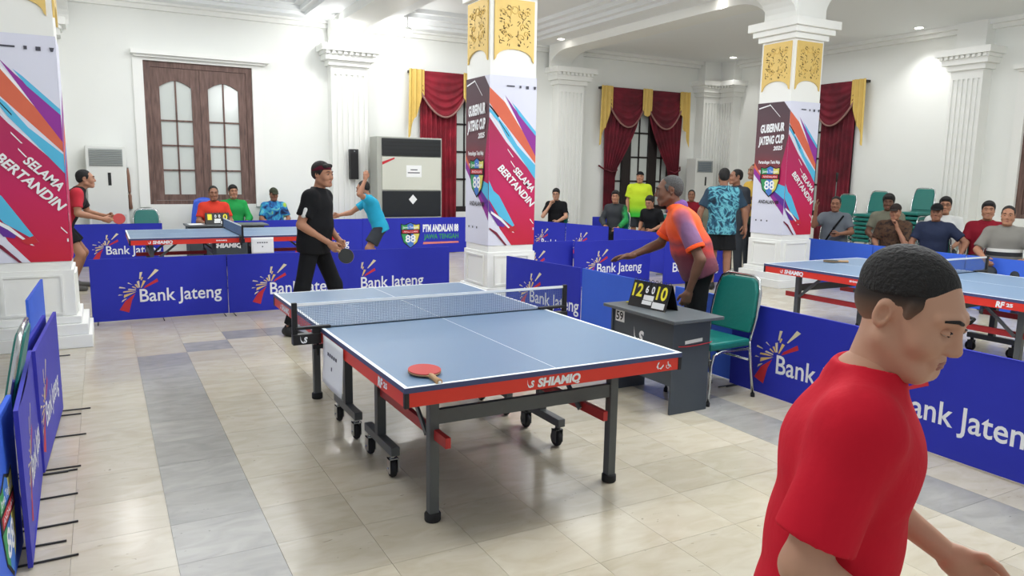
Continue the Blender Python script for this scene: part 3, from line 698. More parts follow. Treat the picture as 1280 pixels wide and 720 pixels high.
def make_table(label, loc, rz):
    t = thing('table_tennis_table', label, 'table', loc, rz, None)
    F_NEAR = frame_of((0, -0.0015, 0), (1, 0, 0), (0, 0, 1), (0, -1, 0)); F_LEFT = frame_of((-0.0015, TL, 0), (0, -1, 0), (0, 0, 1), (-1, 0, 0))
    for half in (0, 1):
        y0, y1 = (0, 1.365) if half == 0 else (1.375, TL)
        fl = lambda y: y if half == 0 else TL-y                     # mirror for the far half
        m = MB(); m.bbox(0, TW, y0, y1, 0.735, 0.7595, 0.002)
        for f_i in range(len(m.f)):
            zs = [m.v[i][2] for i in m.f[f_i]]
            m.m[f_i] = 1 if min(zs) < 0.7585 else 0
        top = m.build('tabletop', [TOPB, TOPEDGE], t)
        l = MB(); z0, z1 = 0.7594, 0.7600; b = 0.02; yo, yi = (0, 1.365) if half == 0 else (TL, 1.375)
        l.box(0.001, b, min(yo, yi)+0.001, max(yo, yi)-0.001, z0, z1); l.box(TW-b, TW-0.001, min(yo, yi)+0.001, max(yo, yi)-0.001, z0, z1)
        ye = (0.001, b) if half == 0 else (TL-b, TL-0.001); l.box(b, TW-b, ye[0], ye[1], z0, z1); l.box(TW/2-0.0015, TW/2+0.0015, min(yo, yi)+b, max(yo, yi)-0.001, z0, z1)
        l.build('line_marking', LINEW, top)
        ya, yb = sorted((fl(0.004), fl(0.030)))
        m = MB(); m.box(0.02, TW-0.02, ya, yb, 0.672, 0.7345); m.build('end_rail', REDM, t)
        for x in (0.004, TW-0.030):
            m = MB(); q0, q1 = sorted((fl(0.02), fl(1.355))); m.box(x, x+0.026, q0, q1, 0.672, 0.7345); m.build('side_rail', REDM, t)
        for x in (0.0, TW-0.022):
            m = MB(); q0, q1 = sorted((fl(0.0), fl(0.022))); m.bbox(x, x+0.022, q0, q1, 0.668, 0.7349, 0.003); m.build('corner_cap', BLACK, t)
        for x in (0.24, 1.285):
            yy = fl(0.27); m = MB(); m.bbox(x-0.025, x+0.025, yy-0.025, yy+0.025, 0.03, 0.735, 0.005); lg = m.build('leg', STEEL, t)
            f = MB(); f.lathe([(0.0, 0.0), (0.036, 0.0), (0.04, 0.006), (0.04, 0.038), (0.034, 0.045), (0.0, 0.045)], (x, yy, 0), 16); f.build('foot_cap', RUBBER, lg)
        yy = fl(0.27); m = MB(); m.box(0.265, 1.26, yy-0.015, yy+0.015, 0.485, 0.555); m.build('crossbar', STEEL, t)
        for x in (0.245, 1.312):
            ya_, yb_ = sorted((fl(0.80), fl(1.275)))
            m = MB(); m.bbox(x-0.025, x+0.025, ya_, yb_, 0.135, 0.185, 0.004); bm_ = m.build('foot_beam', STEEL, t)
            m = MB(); yc = fl(1.05); m.box(x-0.025, x+0.025, yc-0.025, yc+0.025, 0.185, 0.735); m.build('post', DSTEEL, t)
            for yc in (0.845, 1.23):
                yc = fl(yc); c = MB()
                c.cyl((x, yc, 0.112), (x, yc, 0.135), 0.017, 10); c.box(x-0.027, x-0.022, yc-0.02, yc+0.03, 0.03, 0.112); c.box(x+0.022, x+0.027, yc-0.02, yc+0.03, 0.03, 0.112); c.box(x-0.027, x+0.027, yc-0.02, yc+0.02, 0.106, 0.112); c.cyl((x-0.03, yc+0.012, 0.05), (x+0.03, yc+0.012, 0.05), 0.007, 8)
                cs = c.build('castor', CHROME if x < 1 else DSTEEL, t)
                w_ = MB(); w_.xf = Matrix.Translation((x, yc+0.012, 0.05)) @ Matrix.Rotation(PI/2, 4, 'Y')
                w_.lathe([(0.0, -0.016), (0.03, -0.017), (0.045, -0.015), (0.05, -0.008), (0.05, 0.008), (0.045, 0.015), (0.03, 0.017), (0.0, 0.016)], n=20); w_.build('wheel', RUBBER, cs)
            xr = 0.25 if x < 1 else 1.13
            q = MB(); q.bar((xr, fl(0.11), 0.44), (xr, fl(1.05), 0.44), 0.026, 0.05); q.build('support_bar', REDD, t)
            q = MB(); q.bar((xr-0.03, fl(0.30), 0.43), (xr-0.03, fl(0.62), 0.70), 0.012, 0.028); q.build('brace', STEEL, t)
        yc = fl(1.05); m = MB(); m.box(0.27, 1.287, yc-0.015, yc+0.015, 0.50, 0.55); m.build('crossbar', DSTEEL, t)
        fs = fl(0.02)
        m = MB(); m.box(0.25, 0.275, *sorted((fl(0.06), fl(1.3))), 0.70, 0.7345); m.box(1.25, 1.275, *sorted((fl(0.06), fl(1.3))), 0.70, 0.7345); m.build('underframe', DSTEEL, t)
        FE = F_NEAR if half == 0 else frame_of((TW, TL+0.0015, 0), (-1, 0, 0), (0, 0, 1), (0, 1, 0))
        FE = frame_of(FE(0, 0, -0.0045), FE(1, 0)-FE(0, 0), (0, 0, 1), FE(0, 0, 1)-FE(0, 0))
        l = MB(); swoosh(l, FE, 0.60, 0.684, 0.042, 0.0006); put_text(l, 'SHIAMIQ', FE, 0.655, 0.685, 0.040, 0.24, bold=0.05, shear=0.15, w=0.0006); l.build('lettering', LINEW, t)
        l = MB()
        wheelchair(l, FE, 1.42, 0.684, 0.036, 0.0006)
        l.poly([FE(1.36+a*0.05, 0.684+b*0.05, 0.0006) for a, b in [(0, 0.3), (0.2, 0.75), (0.4, 0.8), (0.2, 0.45), (0.3, 0.15), (0.25, 0.02)]]); l.poly([FE(1.36+a*0.05, 0.684+b*0.05, 0.0006) for a, b in [(0.3, 0.15), (0.6, 0.0), (0.95, 0.35), (0.9, 0.5), (0.6, 0.2)]])
        l.build('sport_emblem', LINEW, t)
        for S in (0, 1):
            l = MB()
            FS = F_LEFT if S == 0 else frame_of((TW+0.0015, 0, 0), (0, 1, 0), (0, 0, 1), (1, 0, 0))
            FS = frame_of(FS(0, 0, -0.0045), FS(1, 0)-FS(0, 0), (0, 0, 1), FS(0, 0, 1)-FS(0, 0))
            near = (half == 0) == (S == 0)
            if near: put_text(l, 'RF', FS, TL-0.36, 0.682, 0.046, 0.07, bold=0.05, shear=0.15, w=0.0006); put_text(l, '25', FS, TL-0.28, 0.694, 0.026, 0.05, bold=0.05, w=0.0006)
            else: swoosh(l, FS, 0.22, 0.684, 0.042, 0.0006); put_text(l, 'SHIAMIQ', FS, 0.275, 0.685, 0.040, 0.24, bold=0.05, shear=0.15, w=0.0006); l2 = MB(); put_text(l2, 'SHIAMIQ', FS, 1.05, 0.70, 0.016, 0.14, bold=0.05, w=0.0006); l2.build('lettering', LINEW, t)
            l.build('lettering', LINEW, t)
    return t
def dup(o, loc, rz, label):
    c = copy_tree(o); c.location = loc; c.rotation_euler = (0, 0, rz); c['label'] = label; return c
tab = make_table('large blue table tennis table in front with red rails and a red bat on it', (0, 0, 0), 0)
dup(tab, (1.94, 7.84, 0), PI/2, 'blue table tennis table at the back left below the wooden window')
dup(tab, (5.10, 0.02, 0), 0, 'blue table tennis table at the right behind the boy in red')

NETB = mat('net_blue_grey', (96, 116, 146), 0.7)
NETD = mat('net_dark_green', (30, 52, 60), 0.7)
def make_net(label, loc, rz, m_net=NETB):
    n = thing('table_net', label, 'net', loc, rz)
    m = MB(); k = 0
    for i in range(0, 181):
        x = -0.14+1.805*i/180; m.box(x-0.0009, x+0.0009, 1.3693, 1.3707, 0.7605, 0.898)
    for i in range(14): z = 0.7605+0.0103*i; m.box(-0.145, 1.67, 1.3693, 1.3707, z-0.0009, z+0.0009)
    m.build('mesh', m_net, n, kind='stuff')
    m = MB(); m.box(-0.15, 1.675, 1.367, 1.373, 0.896, 0.9125); m.build('tape', LINEW, n)
    m = MB(); m.box(-0.15, 1.675, 1.3685, 1.3715, 0.7602, 0.766); m.build('lower_cord', NETD, n)
    for sx in (-1, 1):
        X = lambda v: -v if sx < 0 else TW+v
        def bx(mb, a, b, *r): q = sorted((X(a), X(b))); mb.bbox(q[0], q[1], *r, 0.003)
        p = MB(); bx(p, 0.135, 0.165, 1.358, 1.382, 0.70, 0.918); po = p.build('post', BLACK, n)
        c = MB(); bx(c, 0.006, 0.165, 1.345, 1.395, 0.675, 0.735); bx(c, -0.055, 0.15, 1.352, 1.388, 0.7605, 0.776); bx(c, 0.006, 0.05, 1.352, 1.388, 0.73, 0.77); bx(c, -0.03, 0.05, 1.36, 1.38, 0.64, 0.665); c.cyl((X(0.02), 1.37, 0.6), (X(0.02), 1.37, 0.68), 0.008, 8)
        cl = c.build('clamp', BLACK, n)
        l = MB(); swoosh(l, frame_of((X(0.125) if sx < 0 else X(0.03), 1.3445, 0.683), (1, 0, 0), (0, 0, 1), (0, -1, 0)), 0, 0, 0.045, 0.0008); l.build('emblem', LINEW, cl)
    return n
net = make_net('blue mesh net with white tape across the large table in front', (0, 0, 0), 0)
dup(net, (1.94, 7.84, 0), PI/2, 'dark net across the table at the back left')
dup(net, (5.10, 0.02, 0), 0, 'blue net across the table at the right')

# ------------------------------------------------------------------ bats
RUBR = mat('bat_rubber_red', (186, 62, 60), 0.55); RUBB = mat('bat_rubber_black', (40, 44, 44), 0.6); BATW = mat('bat_wood', (176, 140, 100), 0.55)
def make_bat(name, label, mtx, face=RUBR, back=RUBB):
    """blade in the local xy plane, handle towards -y"""
    t = bpy.data.objects.new(name, None); COL.objects.link(t); t.empty_display_size = 0.05; t.matrix_world = mtx; tag(t, label, 'bat')
    out = [(0.075*math.cos(a)*(1.0 if math.sin(a) > -0.6 else 1.0), 0.079*math.sin(a)) for a in [PI*1.5+0.35+(2*PI-0.7)*k/30 for k in range(31)]]
    fr = lambda u, v, w_=0.0: Vector((u, v, w_))
    m = MB(); m.prism(out+[(-0.013, -0.088), (0.013, -0.088)], lambda u, v, w_=0.0: fr(u, v, w_*0.006-0.003), 1); m.build('blade', BATW, t, fixn=True)
    fo = [(a*0.985, b*0.985) for a, b in out]
    m = MB(); m.prism(fo, lambda u, v, w_=0.0: fr(u, v, 0.003+w_*0.004), 1); m.build('rubber', face, t, fixn=True)
    m = MB(); m.prism(fo, lambda u, v, w_=0.0: fr(u, v, -0.007+w_*0.004), 1); m.build('rubber', back, t, fixn=True)
    h = MB(); h.tube([(0, -0.070, 0), (0, -0.085, 0), (0, -0.13, 0), (0, -0.172, 0), (0, -0.178, 0)], [0.010, 0.0135, 0.0125, 0.0165, 0.014], 12); h.build('handle', BATW, t)
    e = MB(); e.cyl((0, -0.1781, 0), (0, -0.1795, 0), 0.008, 12); e.build('end_badge', WHITE, t)
    return t
make_bat('table_tennis_bat', 'red rubber bat lying near the front left corner of the large table', Matrix.Translation((0.165, 0.185, 0.7755)) @ Matrix.Rotation(-0.06+0.05, 4, 'Z') @ Matrix.Rotation(0.06, 4, 'X'))

# ------------------------------------------------------------------ paper sheets hanging from the tables
def sheet_paper(label, loc, rz, wd, h, cat='sheet'):
    t = thing('paper_sheet', label, cat, loc, rz)
    m = MB(); m.sheet(lambda s, q: Vector((wd*s, -0.004-0.006*math.sin(s*3)*q-0.012*q*q, -h*q)), 8, 8); o = m.build('sheet', PAPER, t)
    md = o.modifiers.new('thickness', 'SOLIDIFY'); md.thickness = 0.001
    l = MB(); fr = lambda u, v, w_=0.0: Vector((u, -0.0065-0.006*math.sin(u/wd*3)*(-v/h)-0.012*(v/h)**2-w_, v))
    for k in range(5): l.poly([fr(wd*(0.26+0.10*k), -h*0.36), fr(wd*(0.33+0.10*k), -h*0.36), fr(wd*(0.33+0.10*k), -h*0.29), fr(wd*(0.26+0.10*k), -h*0.29)])
    l.build('printed_line', P_['gy'], t); l = MB()
    l.poly([fr(wd*0.47, -h*0.62), fr(wd*0.52, -h*0.62), fr(wd*0.52, -h*0.54), fr(wd*0.47, -h*0.54)])
    l.build('printed_mark', P_['gy'], t)
    return t
sheet_paper('white sheet hanging from the left side rail of the large table', (-0.001, 1.30, 0.735), -PI/2, 0.40, 0.27)
sheet_paper('white sheet hanging on the table at the back left, right of its net', (0.70, 7.835, 0.735), 0, 0.30, 0.22)

# ------------------------------------------------------------------ printed barriers
RAYS = [('p', [(385, 240), (470, 130), (508, 145), (395, 243)]), ('p', [(300, 235), (310, 160), (338, 158), (312, 240)]), ('y', [(315, 250), (325, 215), (342, 220), (325, 255)]),
 ('y', [(310, 340), (340, 255), (368, 262), (320, 340)]), ('p', [(290, 335), (275, 265), (300, 255), (303, 335)]), ('y', [(280, 340), (250, 300), (270, 292), (290, 335)]),
 ('p', [(228, 300), (180, 280), (190, 270), (222, 295)]), ('p', [(160, 338), (92, 330), (100, 315), (150, 328)]), ('y', [(262, 345), (222, 325), (232, 315), (268, 338)]),
 ('p', [(262, 365), (180, 355), (190, 342), (262, 355)]), ('y', [(262, 375), (130, 385), (135, 370), (200, 365)]), ('y', [(268, 380), (135, 445), (140, 410)]),
 ('p', [(130, 410), (80, 415), (90, 402)]), ('p', [(165, 455), (110, 495), (120, 470), (150, 455)]),
 ('r', [(340, 350), (360, 318), (485, 240), (497, 275)]), ('r', [(255, 400), (215, 480), (180, 615), (85, 580), (150, 480)])]
def barrier(label, p0, p1, h=0.69, cl=BLUE, cx=0.455, text=True, rays='all', feet=2, special=None, group=None, back=None):
    """p0 is the viewer's left end; the printed face looks to the viewer (local -y)"""
    dx, dy = p1[0]-p0[0], p1[1]-p0[1]; L = math.hypot(dx, dy); rz = math.atan2(dy, dx)
    t = thing('barrier_panel', label, 'barrier', (p0[0], p0[1], 0), rz, group)
    ph = R.uniform(0, 6)
    wav = lambda u, v: 0.004*math.sin(u*5+ph)*math.sin(v*4+ph*0.7)
    m = MB(); nu, nv = 14, 5
    for sd in (-1, 1):
        m.cur = 0 if sd < 0 or back is None else 1
        m.sheet((lambda s, q: Vector((L*s, -0.009-wav(L*s, h*q), 0.012+(h-0.012)*q))) if sd < 0 else (lambda s, q: Vector((L*(1-s), 0.009-wav(L*(1-s), h*q), 0.012+(h-0.012)*q))), nu, nv)
    m.cur = 0
    for a, b in (((0, 0.012), (0, h)), ((0, h), (L, h)), ((L, h), (L, 0.012)), ((L, 0.012), (0, 0.012))):
        wa, wb_ = wav(*a), wav(*b); m.add([(a[0], -0.009-wa, a[1]), (b[0], -0.009-wb_, b[1]), (b[0], 0.009-wb_, b[1]), (a[0], 0.009-wa, a[1])], [(0, 1, 2, 3)])
    m.build('cloth', [cl, back or cl], t)
    f = MB(); xs = [0.05+(L-0.10)*k/(feet-1) for k in range(feet)]
    for x in xs:
        f = MB(); f.cyl((x, -0.175, 0.006), (x, 0.175, 0.006), 0.005, 6); f.build('foot_rod', BLACK, t)
    fr = lambda u, v, w_=0.0: Vector((u, -0.0100-wav(u, v)-w_, v))
    if rays:
        e = MB(); k = 0.000966; cz = 0.335
        for c_, pts in RAYS:
            if rays == 'right' and min(p[0] for p in pts) < 285: continue
            e.cur = 'ypr'.index(c_); e.poly([fr(cx+(px-285)*k, cz-(py-365)*k) for px, py in pts])
        e.build('burst_emblem', [CREAMY, PALEY, REDP], t)
    if text:
        l = MB(); put_text(l, text if isinstance(text, str) else 'Bank Jateng', fr, cx+0.012, 0.205, 0.148, 0.845, bold=0.012); l.build('lettering', WHITE, t)
    if special: special(t, fr, L)
    return t
# back edge of the front court
barrier('blue printed barrier beside the left column, first of the row behind the large table', (-1.235, 6.17), (0.145, 6.17), feet=3)
barrier('blue printed barrier behind the player in black, middle of its row', (0.150, 6.155), (1.555, 6.155), feet=3)
barrier('blue printed barrier right of the player in black, nearest the middle column', (1.535, 6.185), (2.945, 6.185), cx=0.185, rays='right', feet=3)
# right edge of the front court
barrier('blue printed barrier beyond the right net post of the large table', (3.15, 4.93), (3.335, 3.62), feet=2)
barrier('plain light blue barrier back showing between the net post and the umpire desk', (3.345, 3.60), (3.36, 2.22), cl=LBLUE, text=None, rays=None)
barrier('plain light blue barrier back behind the umpire desk', (3.40, 2.20), (3.40, 1.30), cl=LBLUE, text=None, rays=None)
barrier('blue printed barrier right of the green chair', (3.335, 1.42), (3.33, 0.10))
barrier('blue printed barrier behind the boy in red, at the right edge of the frame', (3.315, 0.29), (3.31, -1.25), cx=0.325)
# left edge of the front court
barrier('violet blue printed barrier seen edge on, far one of the pair at left', (-1.44, 1.72), (-1.40, 2.96), cl=BLUE2, cx=0.20, feet=3)
barrier('violet blue printed barrier seen edge on, near one of the pair at left', (-1.425, 0.60), (-1.455, 1.76), cl=BLUE2, cx=0.40, feet=4)
barrier('blue barrier leaning behind the violet pair at left', (-1.50, 1.66), (-1.455, 2.85), cl=BLUE, text=None, rays=None)
barrier('light blue barrier seen edge on by the plinth of the left column', (-1.60, 3.55), (-1.575, 4.72), cl=LBLUE, text=None, rays=None)
def club_bits(t, fr, L):
    e = {}
    def mk(k):
        if k not in e: e[k] = MB()
        return e[k]
    shield(mk, fr, L-0.34, 0.27, 0.34)
    a = MB(); ks = list(e)
    for i, k in enumerate(ks): a.cur = i; a.add(e[k].v, e[k].f)
    a.build('shield_emblem', [P_[k] for k in ks], t)
barrier('light blue barrier with a shield at the lower left edge of the frame', (-1.52, -0.55), (-1.475, 0.87), cl=LBLUE, text=None, rays=None, special=club_bits)
# second court to the right rear
barrier('blue printed barrier half hidden right of the middle column, lower row', (3.75, 6.42), (5.06, 6.40), cx=0.62)
barrier('blue printed barrier behind the umpire in orange', (5.00, 6.27), (6.42, 6.27), cx=0.40, feet=3)
barrier('blue printed barrier right behind the legs of the man in the teal shirt', (6.43, 5.95), (7.55, 5.80), cx=0.15, rays=None, text='Bank Jateng')
barrier('blue printed barrier right of the middle column, upper row, left panel', (6.86, 10.70), (7.06, 9.72), h=0.70, cx=0.30)
barrier('blue printed barrier right of the middle column, upper row, right panel', (7.07, 9.70), (7.32, 8.62), h=0.70, cx=0.38)
barrier('blue barrier in front of the seated man in black and green', (7.28, 8.38), (7.30, 6.9), h=0.70, cx=0.1, rays=None, text='Bank Jateng')
barrier('small far blue printed barrier beside the fluted pilaster', (8.75, 11.2), (9.55, 11.0), h=0.72, cx=0.22, text=None)
# back row of the left rear court
barrier('blue printed barrier behind the player in red and black', (-1.62, 11.38), (-0.18, 11.38), h=0.72, cx=0.55, feet=2)
barrier('blue barrier behind the net of the back left table', (0.98, 11.40), (2.08, 11.40), h=0.74, text=None, rays=None)
barrier('blue printed barrier behind the player in the cyan shirt', (2.05, 11.41), (3.42, 11.41), h=0.74, cx=0.22, feet=2)
def club(t, fr, L):
    e = {}
    def mk(k):
        if k not in e: e[k] = MB()
        return e[k]
    shield(mk, fr, 1.00, 0.42, 0.42)
    a = MB(); ks = list(e)
    for i, k in enumerate(ks): a.cur = i; a.add(e[k].v, e[k].f)
    a.build('shield_emblem', [P_[k] for k in ks], t)
    l = MB(); put_text(l, 'PTM ANDALAN 88', fr, 1.27, 0.46, 0.145, 0.80, bold=0.05); l.build('lettering', WHITE, t)
    g = MB(); put_text(g, 'JAWA TENGAH', fr, 1.29, 0.31, 0.10, 0.78, bold=0.03, w=0.001); g.build('lettering', P_['gn'], t)
    r = MB(); r.poly([fr(1.27, 0.20), fr(2.08, 0.21), fr(2.07, 0.245), fr(1.28, 0.245)]); r.build('printed_ribbon', mat('print_salmon', (226, 130, 120), 0.6), t)
barrier('blue barrier with club shield in front of the cream cabinet', (3.40, 11.40), (6.15, 11.40), h=0.745, text=None, rays=None, special=club, feet=3)
# right rear court
barrier('plain light blue barrier below the man holding a phone', (9.02, 5.60), (8.95, 4.22), cl=LBLUE, text=None, rays=None, h=0.70)
barrier('plain light blue barrier below the man in the navy shirt', (8.94, 4.20), (8.90, 2.82), cl=LBLUE, text=None, rays=None, h=0.70)
barrier('plain light blue barrier below the smiling man in grey stripes', (8.89, 2.80), (8.86, 1.30), cl=LBLUE, text=None, rays=None, h=0.70)

# ------------------------------------------------------------------ umpire desks and scoreboards
def make_desk(label, loc, rz, L=0.86, W=0.36, H=0.69, sticker=True):
    t = thing('umpire_desk', label, 'desk', loc, rz)
    m = MB(); m.bbox(-0.03, L+0.07, -0.06, W+0.06, H-0.024, H, 0.004); m.build('desk_top', GREYT, t)
    m = MB(); m.box(0.018, L-0.018, 0.012, 0.030, 0.20, H-0.024); m.build('front_panel', GREYL, t)
    for x in (0.0, L-0.018):
        m = MB(); m.box(x, x+0.018, 0.0, W, 0.0, H-0.024); m.build('end_panel', GREYL, t)
    m = MB(); m.box(0.018, L-0.018, 0.03, W-0.02, 0.44, 0.455); m.build('shelf', GREYL, t)
    fr = frame_of((0, 0.012, 0), (1, 0, 0), (0, 0, 1), (0, -1, 0))
    l = MB(); swoosh(l, fr, 0.27, 0.43, 0.13, 0.0008); l.build('emblem', WHITE, t); l = MB(); put_text(l, 'SHIAMIQ', fr, L/2, 0.36, 0.07, 0.46, bold=0.05, shear=0.15, w=0.0008, center=True); l.build('lettering', WHITE, t)
    if sticker:
        s = MB(); s.box(0.04, 0.15, 0.0105, 0.0118, 0.56, 0.66); so = s.build('sticker', PAPER, t)
        q = MB(); put_text(q, '59', frame_of((0.05, 0.0100, 0.575), (1, 0, 0), (0, 0, 1), (0, -1, 0)), 0, 0, 0.065, 0.085, bold=0.02); q.build('number', BLACKM, so)
        fe = frame_of((L, 0, 0), (0, 1, 0), (0, 0, 1), (1, 0, 0))
        s = MB(); s.prism([(0.11, 0.50), (0.27, 0.51), (0.27, 0.535), (0.11, 0.525)], fe, 0.001); s.build('tag', PAPER, t, fixn=True)
        c = MB(); c.tube([fe(0.05, 0.49, 0.004), fe(0.12, 0.485, 0.006), fe(0.22, 0.487, 0.006), fe(0.34, 0.495, 0.005), fe(0.36, 0.50, 0.0)], 0.004, 6); c.build('red_cord', REDP, t)
    return t
desk = make_desk('dark grey umpire desk right of the large table, with a white sticker', (2.34, 1.72, 0), -PI/2, L=0.72, W=0.34)
make_desk('dark grey umpire desk behind the back left table', (0.14, 10.35, 0), 0, L=1.2, W=0.45, H=0.745, sticker=False)
def make_scoreboard(label, loc, rz, left, mid, right):
    t = thing('flip_scoreboard', label, 'scoreboard', loc, rz)
    sl = 0.34; tilt = lambda u, v, w_=0.0: Vector((u, 0.0+v*sl/1.056*1.0-w_*0.947, v*0.947-w_*-0.0))
    fr = lambda u, v, w_=0.0: Vector((u, v*0.32-w_*0.947, v*0.947+w_*0.32))
    m = MB(); m.prism([(0, 0), (0.38, 0), (0.38, 0.20), (0, 0.20)], lambda u, v, w_=0.0: fr(u, v, -0.004+w_), 0.004); m.build('front_board', BLACK, t, fixn=True)
    bk = lambda u, v, w_=0.0: Vector((u, 0.136-v*0.32+w_, v*0.947)); m = MB(); m.prism([(0, 0), (0.38, 0), (0.38, 0.20), (0, 0.20)], bk, 0.004); m.build('back_board', BLACK, t, fixn=True)
    for (u0, u1, txt, mm, hh) in ((0.012, 0.125, left, YELLOWP, 0.10), (0.135, 0.185, mid[0], WHITE, 0.055), (0.195, 0.245, mid[1], WHITE, 0.055), (0.255, 0.368, right, YELLOWP, 0.10)):
        c = MB(); z0 = 0.07 if mm is YELLOWP else 0.105
        c.prism([(u0, z0), (u1, z0), (u1, 0.195), (u0, 0.195)], lambda u, v, w_=0.0: fr(u, v, 0.0005+w_), 0.003); co = c.build('number_card', BLACK, t, fixn=True)
        n = MB(); put_text(n, txt, lambda u, v, w_=0.0: fr(u, v, 0.0042+w_), (u0+u1)/2, z0+0.012, hh, (u1-u0)*0.88 if len(txt) > 1 else (u1-u0)*0.6, bold=0.025, center=True); n.build('number', mm, co)
    for k in range(9):
        m = MB(); u = 0.02+0.34*k/8; m.tube([Vector((u, 0.062+0.016*math.cos(a), 0.188+0.020*math.sin(a))) for a in [2*PI*j/10 for j in range(10)]], 0.0022, 5, closed=True); m.build('ring', BLACK, t)
    p = MB()
    p.prism([(0.135, 0.028), (0.23, 0.028), (0.23, 0.058), (0.135, 0.058)], lambda u, v, w_=0.0: fr(u, v, 0.0005+w_), 0.001); p.prism([(0.24, 0.012), (0.36, 0.012), (0.36, 0.058), (0.24, 0.058)], lambda u, v, w_=0.0: fr(u, v, 0.0005+w_), 0.001)
    p.prism([(0.14, 0.062), (0.24, 0.062), (0.24, 0.10), (0.14, 0.10)], lambda u, v, w_=0.0: fr(u, v, 0.0005+w_), 0.001)
    p.build('white_label', PAPER, t, fixn=True)
    return t
make_scoreboard('black flip scoreboard with yellow 12 and 10 on the umpire desk', (2.40, 1.60, 0.69), -PI/2+0.12, '12', '60', '10')
make_scoreboard('black flip scoreboard on the desk behind the back left table', (0.42, 10.42, 0.745), 0, '1', '00', '0')
t = thing('pencil', 'small yellow and white pencil at the far end of the umpire desk', 'pencil', (2.45, 1.68, 0.695), 0.3)
m = MB(); m.cyl((0, 0, 0), (0.09, 0, 0), 0.0042, 6); m.build('shaft', YELLOWP, t); m = MB(); m.cyl((0.09, 0, 0), (0.105, 0, 0), 0.0042, 6); m.build('eraser', WHITE, t)
t = thing('paper_pad', 'white sheet of paper at the left end of the rear desk', 'paper', (0.17, 10.40, 0.7455), 0.05)
m = MB(); m.box(0, 0.22, 0, 0.28, 0, 0.004); m.build('sheets', PAPER, t)

# ------------------------------------------------------------------ chairs
_chair = None
def make_chair():
    t = thing('banquet_chair', 'green vinyl banquet chair with chrome frame beside the umpire desk', 'chair', (0, 0, 0))
    m = MB(); m.bbox(-0.215, 0.215, -0.20, 0.22, 0.405, 0.465, 0.018); m.build('seat', GREENV, t)
    bk = lambda u, v, w_=0.0: Vector((u, -0.215-0.20*(v-0.46)-w_, v))
    m = MB(); pts = [(-0.19, 0.50), (0.19, 0.50), (0.205, 0.62), (0.195, 0.80), (0.165, 0.885), (0.12, 0.905), (-0.12, 0.905), (-0.165, 0.885), (-0.195, 0.80), (-0.205, 0.62)]
    m.prism(pts, lambda u, v, w_=0.0: bk(u, v, -0.022+w_), 0.044); o = m.build('backrest', GREENV, t, fixn=True)
    md = o.modifiers.new('soft_edge', 'BEVEL'); md.width = 0.012; md.segments = 2
    f = MB(); f.tube([bk(-0.20, 0.42, 0.0), bk(-0.208, 0.50), bk(-0.222, 0.62), bk(-0.212, 0.80), bk(-0.18, 0.895), bk(-0.125, 0.922), bk(0.125, 0.922), bk(0.18, 0.895), bk(0.212, 0.80), bk(0.222, 0.62), bk(0.208, 0.50), bk(0.20, 0.42)], 0.0115, 8); f.build('back_frame', CHROME, t)
    for sx in (-1, 1):
        l = MB(); l.tube([(sx*0.205, -0.205, 0.44), (sx*0.208, -0.215, 0.34), (sx*0.215, -0.265, 0.02)], 0.0115, 8); lo = l.build('leg', CHROME, t)
        c = MB(); c.cyl((sx*0.215, -0.268, 0.0), (sx*0.215, -0.264, 0.03), 0.016, 8); c.build('foot_cap', RUBBER, lo)
        l = MB(); l.tube([(sx*0.205, -0.19, 0.385), (sx*0.205, 0.10, 0.392), (sx*0.206, 0.175, 0.37), (sx*0.210, 0.20, 0.30), (sx*0.218, 0.225, 0.02)], 0.0115, 8); lo = l.build('leg', CHROME, t)
        c = MB(); c.cyl((sx*0.218, 0.227, 0.0), (sx*0.218, 0.225, 0.03), 0.016, 8); c.build('foot_cap', RUBBER, lo)
    for y in (-0.20, 0.18):
        b = MB(); b.cyl((-0.206, y, 0.33 if y > 0 else 0.30), (0.206, y, 0.33 if y > 0 else 0.30), 0.009, 8); b.build('stretcher', CHROME, t)
    return t
def facing(dx, dy): return math.atan2(-dx, dy)
chair0 = make_chair(); chair0.location = (2.945, 1.27, 0); chair0.rotation_euler = (0, 0, PI/2+0.06)
def chair(label, x, y, rz, z=0.0, group=None):
    c = copy_tree(chair0); c.location = (x, y, z); c.rotation_euler = (0, 0, rz); c['label'] = label
    if group: c['group'] = group
    return c
chair('green banquet chair cut off by the left edge of the frame', -1.74, 1.28, PI/2)
chair('empty green banquet chair against the wall below the left air conditioner', -0.38, 11.95, PI)
for (nm, x, y, n, tl) in (('left', 12.55, 7.65, 6, 0), ('middle', 12.6, 6.95, 7, 1), ('right', 12.6, 6.0, 8, 1)):
    for k in range(n):
        chair('green banquet chair, %s from the top of the %s stack by the right wall' % (('first', 'second', 'third', 'fourth', 'fifth', 'sixth', 'seventh', 'eighth')[n-1-k], nm), x, y, PI/2, z=0.085*k, group='chairs stacked by the right wall')

